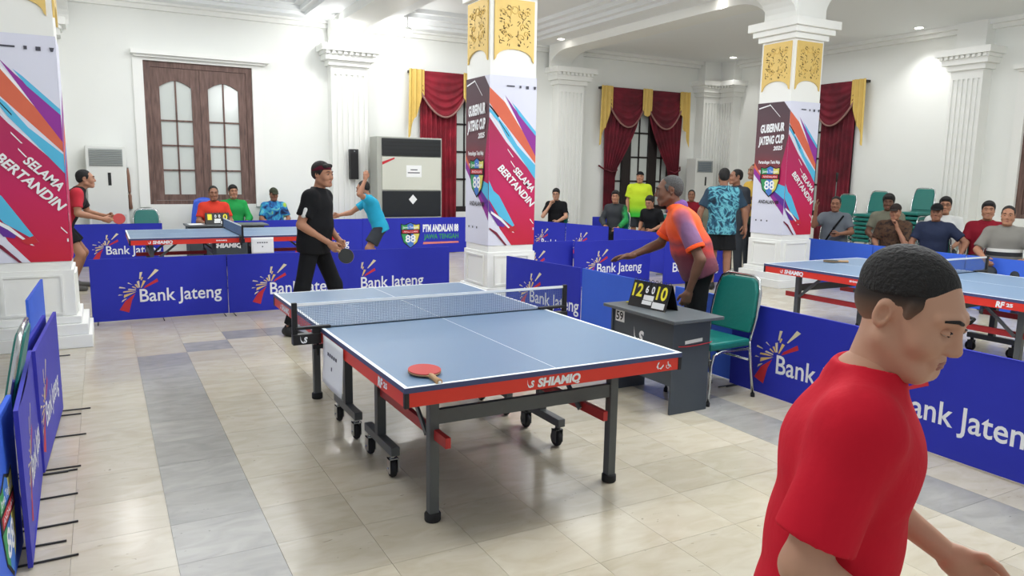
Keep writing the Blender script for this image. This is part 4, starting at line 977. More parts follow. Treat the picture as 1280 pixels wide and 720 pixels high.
# ------------------------------------------------------------------ appliances by the walls
def ac(label, x, y, wd, h, rz=0, disp=False):
    t = thing('air_conditioner', label, 'air conditioner', (x, y, 0), rz)
    m = MB(); m.bbox(-wd/2, wd/2, -0.34, 0, 0.0, h, 0.012); m.build('body', APPL, t)
    g = MB(); z0, z1 = h-0.35, h-0.05; g.box(-wd/2+0.05, wd/2-0.05, -0.345, -0.335, z0, z1); lo = g.build('louvre_frame', mat('appliance_grey', (176, 180, 178), 0.5), t)
    for k in range(9):
        s = MB(); z = z0+0.015+k*(z1-z0-0.02)/9; s.bar((-wd/2+0.06, -0.35, z+0.008), (wd/2-0.06, -0.35, z+0.008), 0.02, 0.008, up=(0, -0.5, 1)); s.build('slat', mat('appliance_slat', (150, 156, 154), 0.5), lo)
    b = MB(); b.box(-0.025+0.04, 0.025+0.04, -0.344, -0.338, h-0.68, h-0.46); b.build('display', BLACK, t)
    l = MB(); l.box(-wd/2+0.04, wd/2-0.04, -0.344, -0.338, 0.28, 0.84); l.build('intake_grille', mat('appliance_grille', (206, 208, 204), 0.6), t)
    if disp: p = MB(); p.box(-wd/2+0.08, wd/2-0.1, -0.352, -0.346, h-0.33, h-0.08); p.build('dark_panel', mat('panel_grey_blue', (112, 126, 140), 0.3), t)
    return t
ac('tall white floor standing air conditioner left of the wooden window', -0.97, 12.34, 0.62, 2.03)
ac('tall white floor standing air conditioner in the far corner with grey panel', 12.55, 12.05, 0.62, 2.12, disp=True)
t = thing('cabinet_cooler', 'large cream and black cooling cabinet in front of the red curtain', 'cabinet', (4.48, 12.05, 0))
CRM = mat('cabinet_cream', (206, 208, 196), 0.5); CBK = mat('cabinet_black', (30, 34, 36), 0.35)
m = MB(); m.bbox(-0.70, 0.70, -0.45, 0.0, 0.0, 2.36, 0.01); m.build('body', mat('cabinet_grey', (170, 172, 164), 0.5), t)
m = MB(); m.bbox(-0.60, 0.67, -0.475, -0.45, 1.98, 2.33, 0.01); o = m.build('top_grille', CBK, t)
for k in range(4): s = MB(); s.box(-0.58, 0.65, -0.482, -0.475, 2.02+0.075*k, 2.045+0.075*k); s.build('slat', BLACK, o)
m = MB(); m.bbox(-0.60, 0.67, -0.47, -0.45, 1.30, 1.96, 0.006); m.build('upper_panel', CRM, t)
m = MB(); m.bbox(-0.60, 0.67, -0.472, -0.45, 0.76, 1.28, 0.006); m.build('lower_panel', CBK, t)
m = MB(); m.bbox(-0.60, 0.67, -0.47, -0.45, 0.10, 0.74, 0.006); m.build('base_panel', CRM, t)
m = MB(); m.box(0.16, 0.42, -0.478, -0.47, 0.60, 0.70); m.build('vent', CBK, t)
m = MB(); m.box(-0.09, 0.24, -0.4725, -0.4705, 1.56, 1.80); p = m.build('notice', PAPER, t)
m = MB()
for k, (a, b) in enumerate(((0.0, 0.15), (-0.06, 0.20))): m.box(a, b, -0.4732, -0.4727, 1.70-0.06*k, 1.72-0.06*k)
m.build('printed_line', P_['gy'], p)
m = MB(); m.poly([(0.05, -0.4735, 1.01), (0.14, -0.4735, 1.11), (0.05, -0.4735, 1.21), (-0.04, -0.4735, 1.11)]); m.build('diamond_sticker', PAPER, t)
m = MB(); m.poly([(-0.60, -0.4735, 1.80), (-0.60, -0.4735, 1.86), (-0.34, -0.4735, 1.95), (-0.34, -0.4735, 1.92)]); m.build('red_mark', REDP, t)
t = thing('wall_speaker', 'black wall loudspeaker on the fluted pilaster left of the cabinet', 'speaker', (3.43, 12.09, 1.80))
m = MB(); m.bbox(-0.085, 0.085, -0.14, 0.0, -0.30, 0.30, 0.01); m.build('case', BLACK, t); m = MB(); m.box(-0.075, 0.075, -0.146, -0.14, -0.28, 0.22); m.build('grille', mat('speaker_cloth', (34, 34, 36), 0.9, bump=0.4, bscale=200), t); m = MB(); m.box(-0.012, 0.012, -0.148, -0.146, 0.25, 0.27); m.build('badge', CHROME, t)
t = thing('curtain_tieback', 'brown rope tieback with tassel hanging beside the wooden window', 'tieback', (-0.63, 12.39, 1.66))
BRN = mat('rope_brown', (140, 104, 88), 0.85); m = MB(); m.tube([(0, -0.02, 0), (0, -0.025, -0.15), (0.01, -0.025, -0.42), (0.01, -0.025, -0.46)], [0.012, 0.03, 0.024, 0.014], 8); m.build('rope', BRN, t); m = MB(); m.tube([(0.01, -0.025, -0.46), (0.01, -0.025, -0.50), (0.012, -0.025, -0.60), (0.012, -0.025, -0.74)], [0.014, 0.03, 0.026, 0.036], 10); m.build('tassel', BRN, t); m = MB(); m.cyl((0, 0, 0.0), (0, -0.04, 0.0), 0.012, 8); m.build('hook', CHROME, t)
t = thing('microphone_stand', 'thin microphone stand against the right wall beside the stacked chairs', 'stand', (12.9, 8.02, 0))
m = MB(); m.cyl((0, 0, 0.02), (0, 0, 1.62), 0.010, 8); m.build('pole', STEEL, t); m = MB(); m.lathe([(0, 0), (0.13, 0), (0.13, 0.015), (0.03, 0.03), (0, 0.03)]); m.build('base', STEEL, t); m = MB(); m.tube([(0, 0, 1.60), (0, 0, 1.70), (0, 0, 1.78), (0, 0, 1.80)], [0.014, 0.02, 0.028, 0.014], 10); m.build('microphone', BLACK, t)
make_bat('table_tennis_bat', 'dark bat lying at the left corner of the right table', Matrix.Translation((5.9, 2.55, 0.7725)) @ Matrix.Rotation(0.9, 4, 'Z'), RUBB, RUBB)
t = thing('towel', 'folded white and green towel beside the net on the right table', 'towel', (6.95, 1.1, 0.0), 0) if False else None
# ================================================================== people: bodies grown as one smooth surface from a posed skeleton
V3 = lambda *a: np.array(a, float)
def nrm(v): return v/max(1e-9, np.linalg.norm(v))
class SDF:
    def __init__(s): s.p = []
    def add(s, f, lo, hi, k=0.02, op='u'): s.p.append((f, np.array(lo, float), np.array(hi, float), k, op)); return s
    def cap(s, a, b, ra, rb=None, k=0.02, op='u', cut=None):
        a = np.array(a, float); b = np.array(b, float); rb = ra if rb is None else rb; ab = b-a; L2 = max(1e-9, ab@ab)
        def f(x, y, z):
            t = np.clip(((x-a[0])*ab[0]+(y-a[1])*ab[1]+(z-a[2])*ab[2])/L2, 0, 1)
            d = np.sqrt((x-a[0]-t*ab[0])**2+(y-a[1]-t*ab[1])**2+(z-a[2]-t*ab[2])**2)-(ra+(rb-ra)*t)
            if cut is not None:
                n, c = cut; d = np.maximum(d, x*n[0]+y*n[1]+z*n[2]-c)
            return d
        R_ = max(ra, rb); return s.add(f, np.minimum(a, b)-R_, np.maximum(a, b)+R_, k, op)
    def ell(s, c, r, M=None, k=0.02, op='u', cut=None):
        """ellipsoid; M rows are its axes; cut = list of (n, c) in world"""
        c = np.array(c, float); r = np.array(r, float); M = np.eye(3) if M is None else np.array(M)
        def f(x, y, z):
            X, Y, Z = x-c[0], y-c[1], z-c[2]
            u = [(X*M[i][0]+Y*M[i][1]+Z*M[i][2]) for i in range(3)]
            k0 = np.sqrt((u[0]/r[0])**2+(u[1]/r[1])**2+(u[2]/r[2])**2); k1 = np.sqrt((u[0]/r[0]**2)**2+(u[1]/r[1]**2)**2+(u[2]/r[2]**2)**2)
            d = k0*(k0-1)/np.maximum(k1, 1e-6)
            if cut:
                for n, cc in cut: d = np.maximum(d, x*n[0]+y*n[1]+z*n[2]-cc)
            return d
        R_ = r.max(); return s.add(f, c-R_, c+R_, k, op)
    def mesh(s, h):
        U = [p for p in s.p if p[4] == 'u']
        lo = np.min([p[1] for p in U], 0)-2.5*h; hi = np.max([p[2] for p in U], 0)+2.5*h
        n = np.ceil((hi-lo)/h).astype(int)+1
        ax = [(lo[i]+h*np.arange(n[i])).astype(np.float32) for i in range(3)]
        D = np.full(n, 1.0, np.float32)
        for f, a, b, k, op in s.p:
            m = k+2.5*h
            i0 = np.clip(np.floor((a-m-lo)/h).astype(int), 0, n); i1 = np.clip(np.ceil((b+m-lo)/h).astype(int)+1, 0, n)
            if (i1 <= i0).any(): continue
            sl = tuple(slice(i0[i], i1[i]) for i in range(3))
            d = f(ax[0][sl[0]][:, None, None], ax[1][sl[1]][None, :, None], ax[2][sl[2]][None, None, :]).astype(np.float32)
            E = D[sl]
            if op == 'u': hh = np.maximum(k-np.abs(E-d), 0)/max(k, 1e-6); D[sl] = np.minimum(E, d)-hh*hh*k*0.25
            elif op == 's': d = -d; hh = np.maximum(k-np.abs(E-d), 0)/max(k, 1e-6); D[sl] = np.maximum(E, d)+hh*hh*k*0.25
            else: D[sl] = np.maximum(E, d)
        return nets(D, lo, h)
def nets(D, lo, h):
    S = D < 0; n = np.array(D.shape)-1
    acc = np.zeros((*n, 3), np.float32); cnt = np.zeros(n, np.float32)
    off = [(0, 0, 0), (1, 0, 0), (0, 1, 0), (1, 1, 0), (0, 0, 1), (1, 0, 1), (0, 1, 1), (1, 1, 1)]
    g = lambda A, o: A[o[0]:o[0]+n[0], o[1]:o[1]+n[1], o[2]:o[2]+n[2]]
    for i in range(8):
        for ax in range(3):
            o = off[i]
            if o[ax]: continue
            o2 = list(o); o2[ax] = 1
            x = g(S, o) != g(S, o2); idx = np.nonzero(x)
            if not len(idx[0]): continue
            d0 = g(D, o)[idx]; d1 = g(D, o2)[idx]; t = d0/(d0-d1)
            p = np.tile(np.array(o, np.float32), (len(t), 1)); p[:, ax] = t
            acc[idx] += p; cnt[idx] += 1
    act = cnt > 0; ids = np.full(n, -1, np.int64); idx = np.nonzero(act); ids[idx] = np.arange(len(idx[0]))
    P = (acc[idx]/cnt[idx][:, None]+np.stack(idx, 1))*h+lo
    F = []
    for ax in range(3):
        a, b = (ax+1) % 3, (ax+2) % 3
        sl0 = [slice(1, n[i]) for i in range(3)]; sl0[ax] = slice(0, n[ax]); sl1 = list(sl0); sl1[ax] = slice(1, n[ax]+1)
        s0 = S[tuple(sl0)]; s1 = S[tuple(sl1)]
        e = np.nonzero(s0 != s1)
        if not len(e[0]): continue
        ij = [e[i]+(0 if i == ax else 1) for i in range(3)]; fl = s0[e]
        def cell(da, db):
            q = list(ij); q[a] = q[a]-da; q[b] = q[b]-db; return ids[tuple(q)]
        Q = np.stack([cell(1, 1), cell(0, 1), cell(0, 0), cell(1, 0)], 1)
        Q[~fl] = Q[~fl][:, ::-1]; F.append(Q)
    return P, (np.concatenate(F) if F else np.zeros((0, 4), int))
def np_mesh(name, parts, mats, scale=1.0):
    Vs, Fs, o = [], [], 0
    for P, F in parts: Vs.append(P); Fs.append(F+o); o += len(P)
    Vv = np.concatenate(Vs)*scale; Ff = np.concatenate(Fs)
    me = bpy.data.meshes.new(name); me.vertices.add(len(Vv)); me.vertices.foreach_set('co', Vv.astype(np.float32).ravel())
    me.loops.add(len(Ff)*4); me.loops.foreach_set('vertex_index', Ff.ravel().astype(np.int32))
    me.polygons.add(len(Ff)); me.polygons.foreach_set('loop_start', np.arange(0, len(Ff)*4, 4, dtype=np.int32))
    me.polygons.foreach_set('use_smooth', np.ones(len(Ff), bool))
    me.materials.append(mats); me.update(calc_edges=True); me.validate(); return me

SKIN = {k: mat('skin_'+k, c, 0.5, var=0.05, vscale=18, spec=0.35) for k, c in dict(light=(196, 150, 124), mid=(172, 124, 98), tan=(150, 106, 84), dark=(112, 78, 62)).items()}
HAIR = mat('hair_black', (24, 22, 22), 0.75, bump=0.5, bscale=120); HAIRG = mat('hair_greying', (70, 70, 70), 0.8, bump=0.5, bscale=120)
EYEW = mat('eye_white', (160, 150, 142), 0.3); IRIS = mat('eye_dark', (26, 18, 16), 0.25); LIP = {}
def stand(**o):
    J = dict(pel=V3(0, 0, .93), wai=V3(0, .0, 1.10), che=V3(0, .0, 1.30), nec=V3(0, .0, 1.455), hea=V3(0, .035, 1.612),
             shL=V3(-.178, 0, 1.384), shR=V3(.178, 0, 1.384), elL=V3(-.235, -.01, 1.11), elR=V3(.235, -.01, 1.11), wrL=V3(-.245, .05, .87), wrR=V3(.245, .05, .87),
             hiL=V3(-.09, 0, .90), hiR=V3(.09, 0, .90), knL=V3(-.10, .015, .49), knR=V3(.10, .015, .49), anL=V3(-.105, -.02, .085), anR=V3(.105, -.02, .085), toL=V3(-.13, .15, .03), toR=V3(.13, .15, .03),
             hdL=None, hdR=None, pnL=None, pnR=None, cuL=.35, cuR=.35, face=V3(0, 1, 0), up=V3(0, 0, 1))
    return upd(J, o)
def sit(**o):
    J = stand(); 
    for k in ('wai', 'che', 'nec', 'hea', 'shL', 'shR'): J[k] = J[k]+V3(0, -.03, -.395)
    J.update(pel=V3(0, -.02, .54), hiL=V3(-.09, 0, .53), hiR=V3(.09, 0, .53), knL=V3(-.15, .42, .50), knR=V3(.15, .42, .50), anL=V3(-.15, .40, .085), anR=V3(.15, .40, .085), toL=V3(-.18, .56, .03), toR=V3(.18, .56, .03),
             elL=V3(-.26, .05, .74), elR=V3(.26, .05, .74), wrL=V3(-.14, .28, .64), wrR=V3(.14, .28, .64))
    return upd(J, o)
def upd(J, o):
    for k, v in o.items(): J[k] = V3(*v) if isinstance(v, (tuple, list)) else v
    return J
def shift(J, keys, d):
    for k in keys.split(): J[k] = J[k]+V3(*d)
    return J
def torso(S, J, g, belly=0.0, k=.06):
    r = nrm(J['shR']-J['shL']); q = nrm(J['hiR']-J['hiL']); c, w, p = J['che'], J['wai'], J['pel']
    for s in (-1, 1):
        sh = J['shR'] if s > 0 else J['shL']
        S.cap(c+s*.078*r, w+s*.062*r, .100+g, .090+g+belly*.5, k); S.cap(w+s*.062*r, p+s*.068*q, .090+g+belly, .100+g, k)
        S.cap(c+s*.070*r-V3(0, 0, .015), sh-s*.02*r, .088+g, .050+g, k); S.cap(J['nec']-V3(0, 0, .012), sh, .040+g*.4, .042+g, k)
    S.cap(J['nec']-V3(0, 0, .02), c, .054+g*.6, .095+g, k); S.cap(c, w, .100+g, .092+g+belly, k); S.cap(w, p, .092+g+belly, .10+g, k)
def hand(S, w, d, n, cu, s):
    """palm, four bent fingers and a thumb; d along the hand, n out of the palm, s = +1 right hand"""
    d = nrm(d); n = nrm(n-d*(n@d)); a = np.cross(d, n)*s          # a points to the thumb side
    S.cap(w-d*.03, w+d*.02, .026, .027, .02)
    for i, (o, L) in enumerate(((.030, .070), (.010, .078), (-.011, .073), (-.030, .058))):
        k0 = w+d*(.088-.006*abs(i-1))+a*o; S.cap(w+d*.015+a*o*.6, k0, .016, .0125, .018)
        p = k0; an = cu*(.6+.12*i)
        for seg, rr in ((.46, .0098), (.30, .0090), (.24, .0082)):
            dd = d*math.cos(an)+n*math.sin(an); q = p+dd*L*seg; S.cap(p, q, rr, rr*.95, .004); p = q; an += cu
    b = w+d*.025+a*.022; t1 = b+nrm(d*.65+a*.65+n*.35)*.042; t2 = t1+nrm(d*.9+a*.15+n*(.3+cu*.4))*.030; t3 = t2+nrm(d*.95-a*.1+n*(.3+cu*.6))*.024
    S.cap(b, t1, .016, .0115, .012); S.cap(t1, t2, .0115, .0102, .005); S.cap(t2, t3, .0102, .0088, .005)
def head_axes(J):
    f = nrm(J['face']); u = J['up']; r = nrm(np.cross(f, u)); u = np.cross(r, f); return r, f, u
def head(S, J, fat=0.0):
    r, f, u = head_axes(J); M = [r, f, u]; c = J['hea']; P = lambda x, y, z: c+r*x+f*y+u*z
    S.ell(P(0, -.012, .032), (.074+fat*.3, .096, .084), M, .02); S.ell(P(0, .030, -.035), (.058+fat, .064, .080), M, .03)
    S.ell(P(0, .055, -.002), (.060+fat*.5, .042, .055), M, .03)
    S.cap(P(-.020, .077, -.096), P(.020, .077, -.096), .020, .020, .03)
    for s in (-1, 1):
        S.cap(P(s*.056, .0, -.055), P(s*.026, .065, -.092), .020+fat*.5, .018, .025); S.ell(P(s*.038, .068, -.030), (.024+fat*.4, .022, .022), M, .025)
        S.cap(P(s*.012, .094, .030), P(s*.048, .078, .030), .010, .008, .014)
        S.ell(P(s*.031, .102, .008), (.017, .013, .012), M, .014, 's')
        S.ell(P(s*.074, -.014, -.004), (.009, .018, .030), M, .006); S.ell(P(s*.079, -.010, -.002), (.008, .010, .017), M, .004, 's')
        S.ell(P(s*.0115, .105, -.032), (.008, .009, .007), M, .008)
    S.cap(P(0, .095, .014), P(0, .1135, -.026), .0075, .0108, .012)
    S.cap(P(-.018, .093, -.060), P(.018, .093, -.060), .0075, .0075, .008); S.cap(P(-.015, .092, -.071), P(.015, .092, -.071), .0085, .0085, .008)
    S.cap(P(-.02, .104, -.0652), P(.02, .104, -.0652), .0025, .0025, .004, 's')
    S.cap(J['nec']-V3(0, 0, .05), P(0, -.018, -.05), .060, .052, .03)
def limbs(S, J, feet=True):
    for s in 'LR':
        sh, el, wr = J['sh'+s], J['el'+s], J['wr'+s]
        S.cap(sh, el, .050, .040, .03); S.cap(sh*.6+el*.4, sh*.35+el*.65, .044, .040, .03)
        S.cap(el, wr, .040, .027, .02); S.cap(el*.85+wr*.15, el*.6+wr*.4, .040, .036, .02)
        hi, kn, an, to = J['hi'+s], J['kn'+s], J['an'+s], J['to'+s]
        S.cap(hi, kn, .085, .055, .04); S.cap(kn, an, .052, .034, .03)
        back = nrm(an-to); S.cap(kn*.78+an*.22+back*.018, kn*.5+an*.5+back*.012, .044, .036, .04)
        S.cap(an-V3(0, 0, .03), to, .034, .026, .03); S.cap(an+back*.03-V3(0, 0, .045), an-V3(0, 0, .03), .032, .034, .03)
def build_shirt(J, g, sleeve, hem, belly=0.0, h=.012, loose=0.0, collar=False, openc=True):
    S = SDF(); q = nrm(J['hiR']-J['hiL']); sp = nrm(J['wai']-J['pel']); p = J['pel']
    torso(S, J, g, belly)
    bot = p-sp*hem
    for s in (-1, 1): S.cap(p+s*.07*q, bot+s*.075*q-sp*.05, .100+g+belly*.6, .104+g+loose, .05)
    S.cap(p, bot-sp*.05, .10+g+belly*.6, .105+g+loose, .05)
    n = -sp; c0 = n@bot
    S.p.append(((lambda x, y, z: x*n[0]+y*n[1]+z*n[2]-c0), np.full(3, -9.), np.full(3, 9.), 0, 'c'))
    for s in 'LR':
        sh, el, wr = J['sh'+s], J['el'+s], J['wr'+s]
        t = min(sleeve, 1.0); e = sh+(el-sh)*t; d = nrm(el-sh)
        if sleeve <= 1.0:
            S.cap(sh, e+d*.05, .050+g, .050+g+loose*.6, .035, cut=(d, d@e))
            if h < .008: S.cap(e-d*.03, e+d*.08, .042+g, .042+g, .002, 's')
        else:
            S.cap(sh, el, .050+g, .046+g, .03); e2 = el+(wr-el)*(sleeve-1); d2 = nrm(wr-el); S.cap(el, e2+d2*.03, .046+g, .034+g, .03, cut=(d2, d2@e2))
    if openc:
        r, f, u = head_axes(J); S.ell(J['nec']+V3(0, 0, .058)+f*.012, (.068, .072, .052), None, .012, 's')
    return S.mesh(h)
def build_legs(J, g, end, h=.012, loose=0.0, waist=.06):
    S = SDF(); q = nrm(J['hiR']-J['hiL']); sp = nrm(J['wai']-J['pel']); p = J['pel']
    gw = min(g, .008)
    for s in (-1, 1): S.cap(p+s*.07*q, p+s*.064*q+sp*waist, .100+gw, .090+gw, .05)
    S.cap(J['hiL'], J['hiR'], .085+gw, .085+gw, .05); S.cap(p, p+sp*waist, .10+gw, .092+gw, .05)
    for s in 'LR':
        hi, kn, an = J['hi'+s], J['kn'+s], J['an'+s]
        if end <= 1.0:
            e = hi+(kn-hi)*end; d = nrm(kn-hi); S.cap(hi, e+d*.06, .084+gw, .074+g+loose, .04, cut=(d, d@e))
        else:
            S.cap(hi, kn, .084+gw, .060+g, .04); e = kn+(an-kn)*(end-1); d = nrm(an-kn); S.cap(kn, e+d*.04, .060+g, .046+g+loose, .03, cut=(d, d@e))
    return S.mesh(h)
def build_shoe(J, s, h=.009):
    S = SDF(); an, to = J['an'+s], J['to'+s]; d = nrm((to-an)*V3(1, 1, 0)); b = np.array([an[0], an[1], to[2]-.03])
    S.cap(b-d*.045+V3(0, 0, .045), b+d*.03+V3(0, 0, .048), .044, .044, .03); S.cap(b+V3(0, 0, .042), b+d*.185+V3(0, 0, .03), .044, .032, .03); S.cap(an+V3(0, 0, -.02), an+V3(0, 0, .01), .046, .044, .03)
    S.cap(an+V3(0, 0, .0), an+V3(0, 0, .06), .036, .036, .002, 's')
    z0 = b[2]; S.p.append(((lambda x, y, z: z0-z+0*x+0*y), np.full(3, -9.), np.full(3, 9.), 0, 'c')); return S.mesh(h)
def build_hair(J, style='short', h=.008, fat=0.0):
    """hair that dips under the skin at the hairline, so its edge has no step"""
    S = SDF(); r, f, u = head_axes(J); M = [r, f, u]; c = J['hea']; P = lambda x, y, z: c+r*x+f*y+u*z
    g = dict(short=.0, full=.007, thick=.015, crop=-.0015, fade=.004).get(style, .0)
    if style == 'fade':
        S.ell(P(0, -.021, .045), (.0785, .0955, .0825), M, .015, cut=[(-u+f*.35, (-u+f*.35)@P(0, .0, .040))])
        return S.mesh(h)
    S.ell(P(0, -.022, .044+g*.4), (.0765+g, .094+g, .083+g), M, .015)
    lo = P(0, -.05, -.062); S.ell(P(0, -.046, .0), (.068+g*.8, .064+g, .060), M, .02, cut=[(-u, -u@lo)])
    for s in (-1, 1): S.cap(P(s*.066, .030, .040), P(s*.068, .022, .004), .012+g*.3, .008, .015)
    if style in ('full', 'thick'): S.cap(P(-.038, .066, .090), P(.044, .068, .086), .020, .018, .025)
    S.ell(P(0, .125, -.045), (.075, .075, .10), M, .012, 's')
    return S.mesh(h)
def build_cap(J, h=.009, beanie=False):
    S = SDF(); r, f, u = head_axes(J); M = [r, f, u]; c = J['hea']; P = lambda x, y, z: c+r*x+f*y+u*z
    lo = P(0, 0, .040); S.ell(P(0, -.012, .036), (.084, .106, .092), M, .01, cut=[(-u, -u@lo)])
    if not beanie: S.ell(P(0, .120, .042), (.066, .066, .009), M, .01)
    return S.mesh(h)
NP = [0]
def person(label, loc, hd, J, H, skin='mid', hair=('short', HAIR), shirt=None, bottom=None, shoes=None, cap=None, h=.013, fat=0.0, belly=0.0, extra=None, group=None, glasses=False, mask=None, headband=None, hh=.0085, lid=.25, name='person'):
    """hd = ground direction the person faces"""
    NP[0] += 1
    t = thing(name, label, 'person', (loc[0], loc[1], loc[2] if len(loc) > 2 else 0.0), facing(*hd), group); k = H/1.70
    A = SDF(); head(A, J, fat); B = SDF(); torso(B, J, 0.0, belly*.8); limbs(B, J); parts = [A.mesh(hh), B.mesh(h)]
    for s, sg in (('L', -1), ('R', 1)):
        Hs = SDF(); el, wr = J['el'+s], J['wr'+s]; d = J['hd'+s] if J['hd'+s] is not None else (wr-el); n = J['pn'+s] if J['pn'+s] is not None else V3(-sg, 0.15, 0)
        hand(Hs, wr, d, n, J['cu'+s], sg); parts.append(Hs.mesh(min(h, .0065)))
    link('body', np_mesh('body', parts, SKIN[skin], k), t)
    mk = lambda nm, P, m, lb=None: link(nm, np_mesh(nm, [P], m, k), t, lb)
    if hair: mk('hair', build_hair(J, hair[0], hh, fat), hair[1])
    r, f, u = head_axes(J); P = lambda x, y, z: (J['hea']+r*x+f*y+u*z)*k
    for s in (-1, 1):
        e = MB(); c = P(s*.031, .0885, .008); bm = bmesh.new(); bmesh.ops.create_uvsphere(bm, u_segments=12, v_segments=8, radius=.0118*k)
        Mx = Matrix((Vector(r), Vector(f), Vector(u*.55))).transposed()
        for v_ in bm.verts: v_.co = Mx @ v_.co+Vector(c)
        e.bm(bm, True); eo = e.build('eye', EYEW, t)
        p = MB(); p.cyl(Vector(P(s*.031, .0960, .008)), Vector(P(s*.031, .1002, .007)), .0058*k, 10); p.build('iris', IRIS, eo)
        y_ = MB(); bm = bmesh.new(); bmesh.ops.create_uvsphere(bm, u_segments=14, v_segments=12, radius=.0132*k)
        bmesh.ops.delete(bm, geom=[v_ for v_ in bm.verts if v_.co.z < lid*.0132*k-1e-6], context='VERTS')
        for v_ in bm.verts: v_.co = Mx @ v_.co+Vector(c)
        y_.bm(bm, True); y_.build('eyelid', SKIN[skin], t)
        b = MB(); b.tube([Vector(P(s*.014, .1045, .031)), Vector(P(s*.030, .102, .0365)), Vector(P(s*.050, .086, .031))], [.0035*k, .0042*k, .0025*k], 6); b.build('eyebrow', hair[1] if hair else HAIR, t)
    m_ = MB(); m_.tube([Vector(P(-.026, .0920, -.0650)), Vector(P(-.012, .0990, -.0615)), Vector(P(0, .1010, -.0625)), Vector(P(.012, .0990, -.0615)), Vector(P(.026, .0920, -.0650))], [.0015*k, .0040*k, .0042*k, .0040*k, .0015*k], 6); m_.tube([Vector(P(-.024, .0920, -.0655)), Vector(P(-.010, .0990, -.0705)), Vector(P(.010, .0990, -.0705)), Vector(P(.024, .0920, -.0655))], [.0015*k, .0048*k, .0048*k, .0015*k], 6); m_.build('lips', mat('lip_brown', (158, 100, 88), 0.5), t)
    if shirt:
        kw = {a: b for a, b in shirt.items() if a not in ('m', 'name', 'lb')}
        mk(shirt.get('name', 'shirt'), build_shirt(J, kw.pop('g', .014), kw.pop('sleeve', .72), kw.pop('hem', .10), belly=belly, h=h, **kw), shirt['m'])
    if bottom: mk(bottom.get('name', 'trousers'), build_legs(J, bottom.get('g', .016), bottom.get('end', 1.93), h, bottom.get('loose', 0.0)), bottom['m'])
    if shoes:
        for s in 'LR': mk('shoe', build_shoe(J, s, min(h, .010)), shoes)
    if cap: mk('cap', build_cap(J, .009, cap[1] == 'beanie'), cap[0])
    if headband:
        S = SDF(); M = [r, f, u]; b = J['hea']+u*.030-f*.02; uu = nrm(u*1.0-f*.18)
        S.ell(J['hea']-f*.012+u*.032, (.087, .109, .096), M, .004, cut=[(uu, uu@(J['hea']+u*.088)), (-uu, -uu@(J['hea']+u*.040))]); mk('headband', S.mesh(.006), headband)
    if glasses:
        g = MB()
        for s in (-1, 1): g.tube([Vector(P(s*.031+.019*math.cos(a), .114, .008+.015*math.sin(a))) for a in [2*PI*i/12 for i in range(12)]], .0022*k, 5, closed=True); g.tube([Vector(P(s*.05, .112, .010)), Vector(P(s*.076, .03, .012)), Vector(P(s*.080, -.01, .006))], .002*k, 5)
        g.tube([Vector(P(-.012, .115, .010)), Vector(P(.012, .115, .010))], .002*k, 5); g.build('glasses', BLACK, t)
    if mask:
        S = SDF(); S.ell(J['hea']+f*.045-u*.092, (.058, .052, .032), [r, f, u], .01); mk('face_mask', S.mesh(.007), mask)
    if extra: extra(t, J, k, mk)
    return t

BLK = cloth('cloth_black', (24, 25, 28)); NAVY = cloth('cloth_navy', (44, 52, 76)); GRY = cloth('cloth_grey', (108, 116, 124)); GRBE = cloth('cloth_grey_beige', (120, 120, 104)); WHT = cloth('cloth_white', (214, 216, 214))
REDT = cloth('cloth_red', (206, 26, 48)); MAR = cloth('cloth_maroon', (132, 26, 42)); CYAN = cloth('cloth_cyan', (44, 166, 202)); GRN = cloth('cloth_green', (40, 150, 76)); DGR = cloth('cloth_dark_grey', (56, 60, 66)); ORR = cloth('cloth_orange_red', (208, 62, 46))
BRWN = ramp_mat('batik_brown', [(0.35, (44, 32, 28)), (0.55, (92, 66, 46)), (0.7, (54, 38, 32))], 'noise', 18, 2, rough=0.85)
LIME = ramp_mat('cloth_lime', [(0.0, (60, 190, 60)), (0.35, (168, 214, 40)), (1.0, (200, 222, 44))], 'axis', axis='Z', vmin=0.85, vmax=1.3, rough=0.85, bump=0.3)
TEAL = ramp_mat('jersey_teal', [(0.36, (20, 44, 62)), (0.46, (30, 92, 120)), (0.53, (110, 190, 204)), (0.60, (30, 84, 112)), (0.70, (18, 44, 64))], 'noise', 4.2, 3, dist=2.4, rough=0.8, bump=0.3, sides=(.20, .23, (30, 56, 76)))
ORNG = ramp_mat('jersey_orange', [(0.0, (84, 46, 66)), (0.34, (112, 48, 64)), (0.44, (190, 60, 54)), (0.52, (132, 54, 66)), (0.60, (226, 74, 40)), (0.78, (242, 92, 36)), (1.0, (240, 96, 40))], 'axis', axis='Z', vmin=0.86, vmax=1.45, dist=0.12, scale=9, rough=0.8, bump=0.3, sides=(.205, .27, (124, 88, 128)))
CAMO = ramp_mat('jersey_blue_yellow', [(0.3, (18, 34, 70)), (0.45, (30, 100, 170)), (0.58, (60, 170, 200)), (0.68, (170, 200, 70))], 'noise', 6, 2, dist=1.5, rough=0.8)
YSTR = ramp_mat('jersey_yellow_stripe', [(0.0, (40, 70, 60)), (0.2, (40, 70, 60)), (0.21, (210, 170, 60)), (0.4, (210, 170, 60)), (0.41, (120, 70, 40)), (0.5, (120, 70, 40)), (0.51, (214, 176, 70)), (0.7, (214, 176, 70)), (0.71, (120, 72, 42)), (0.8, (120, 72, 42)), (0.81, (214, 176, 70))], 'axis', axis='Z', vmin=0.9, vmax=1.45, rough=0.85, const=True)
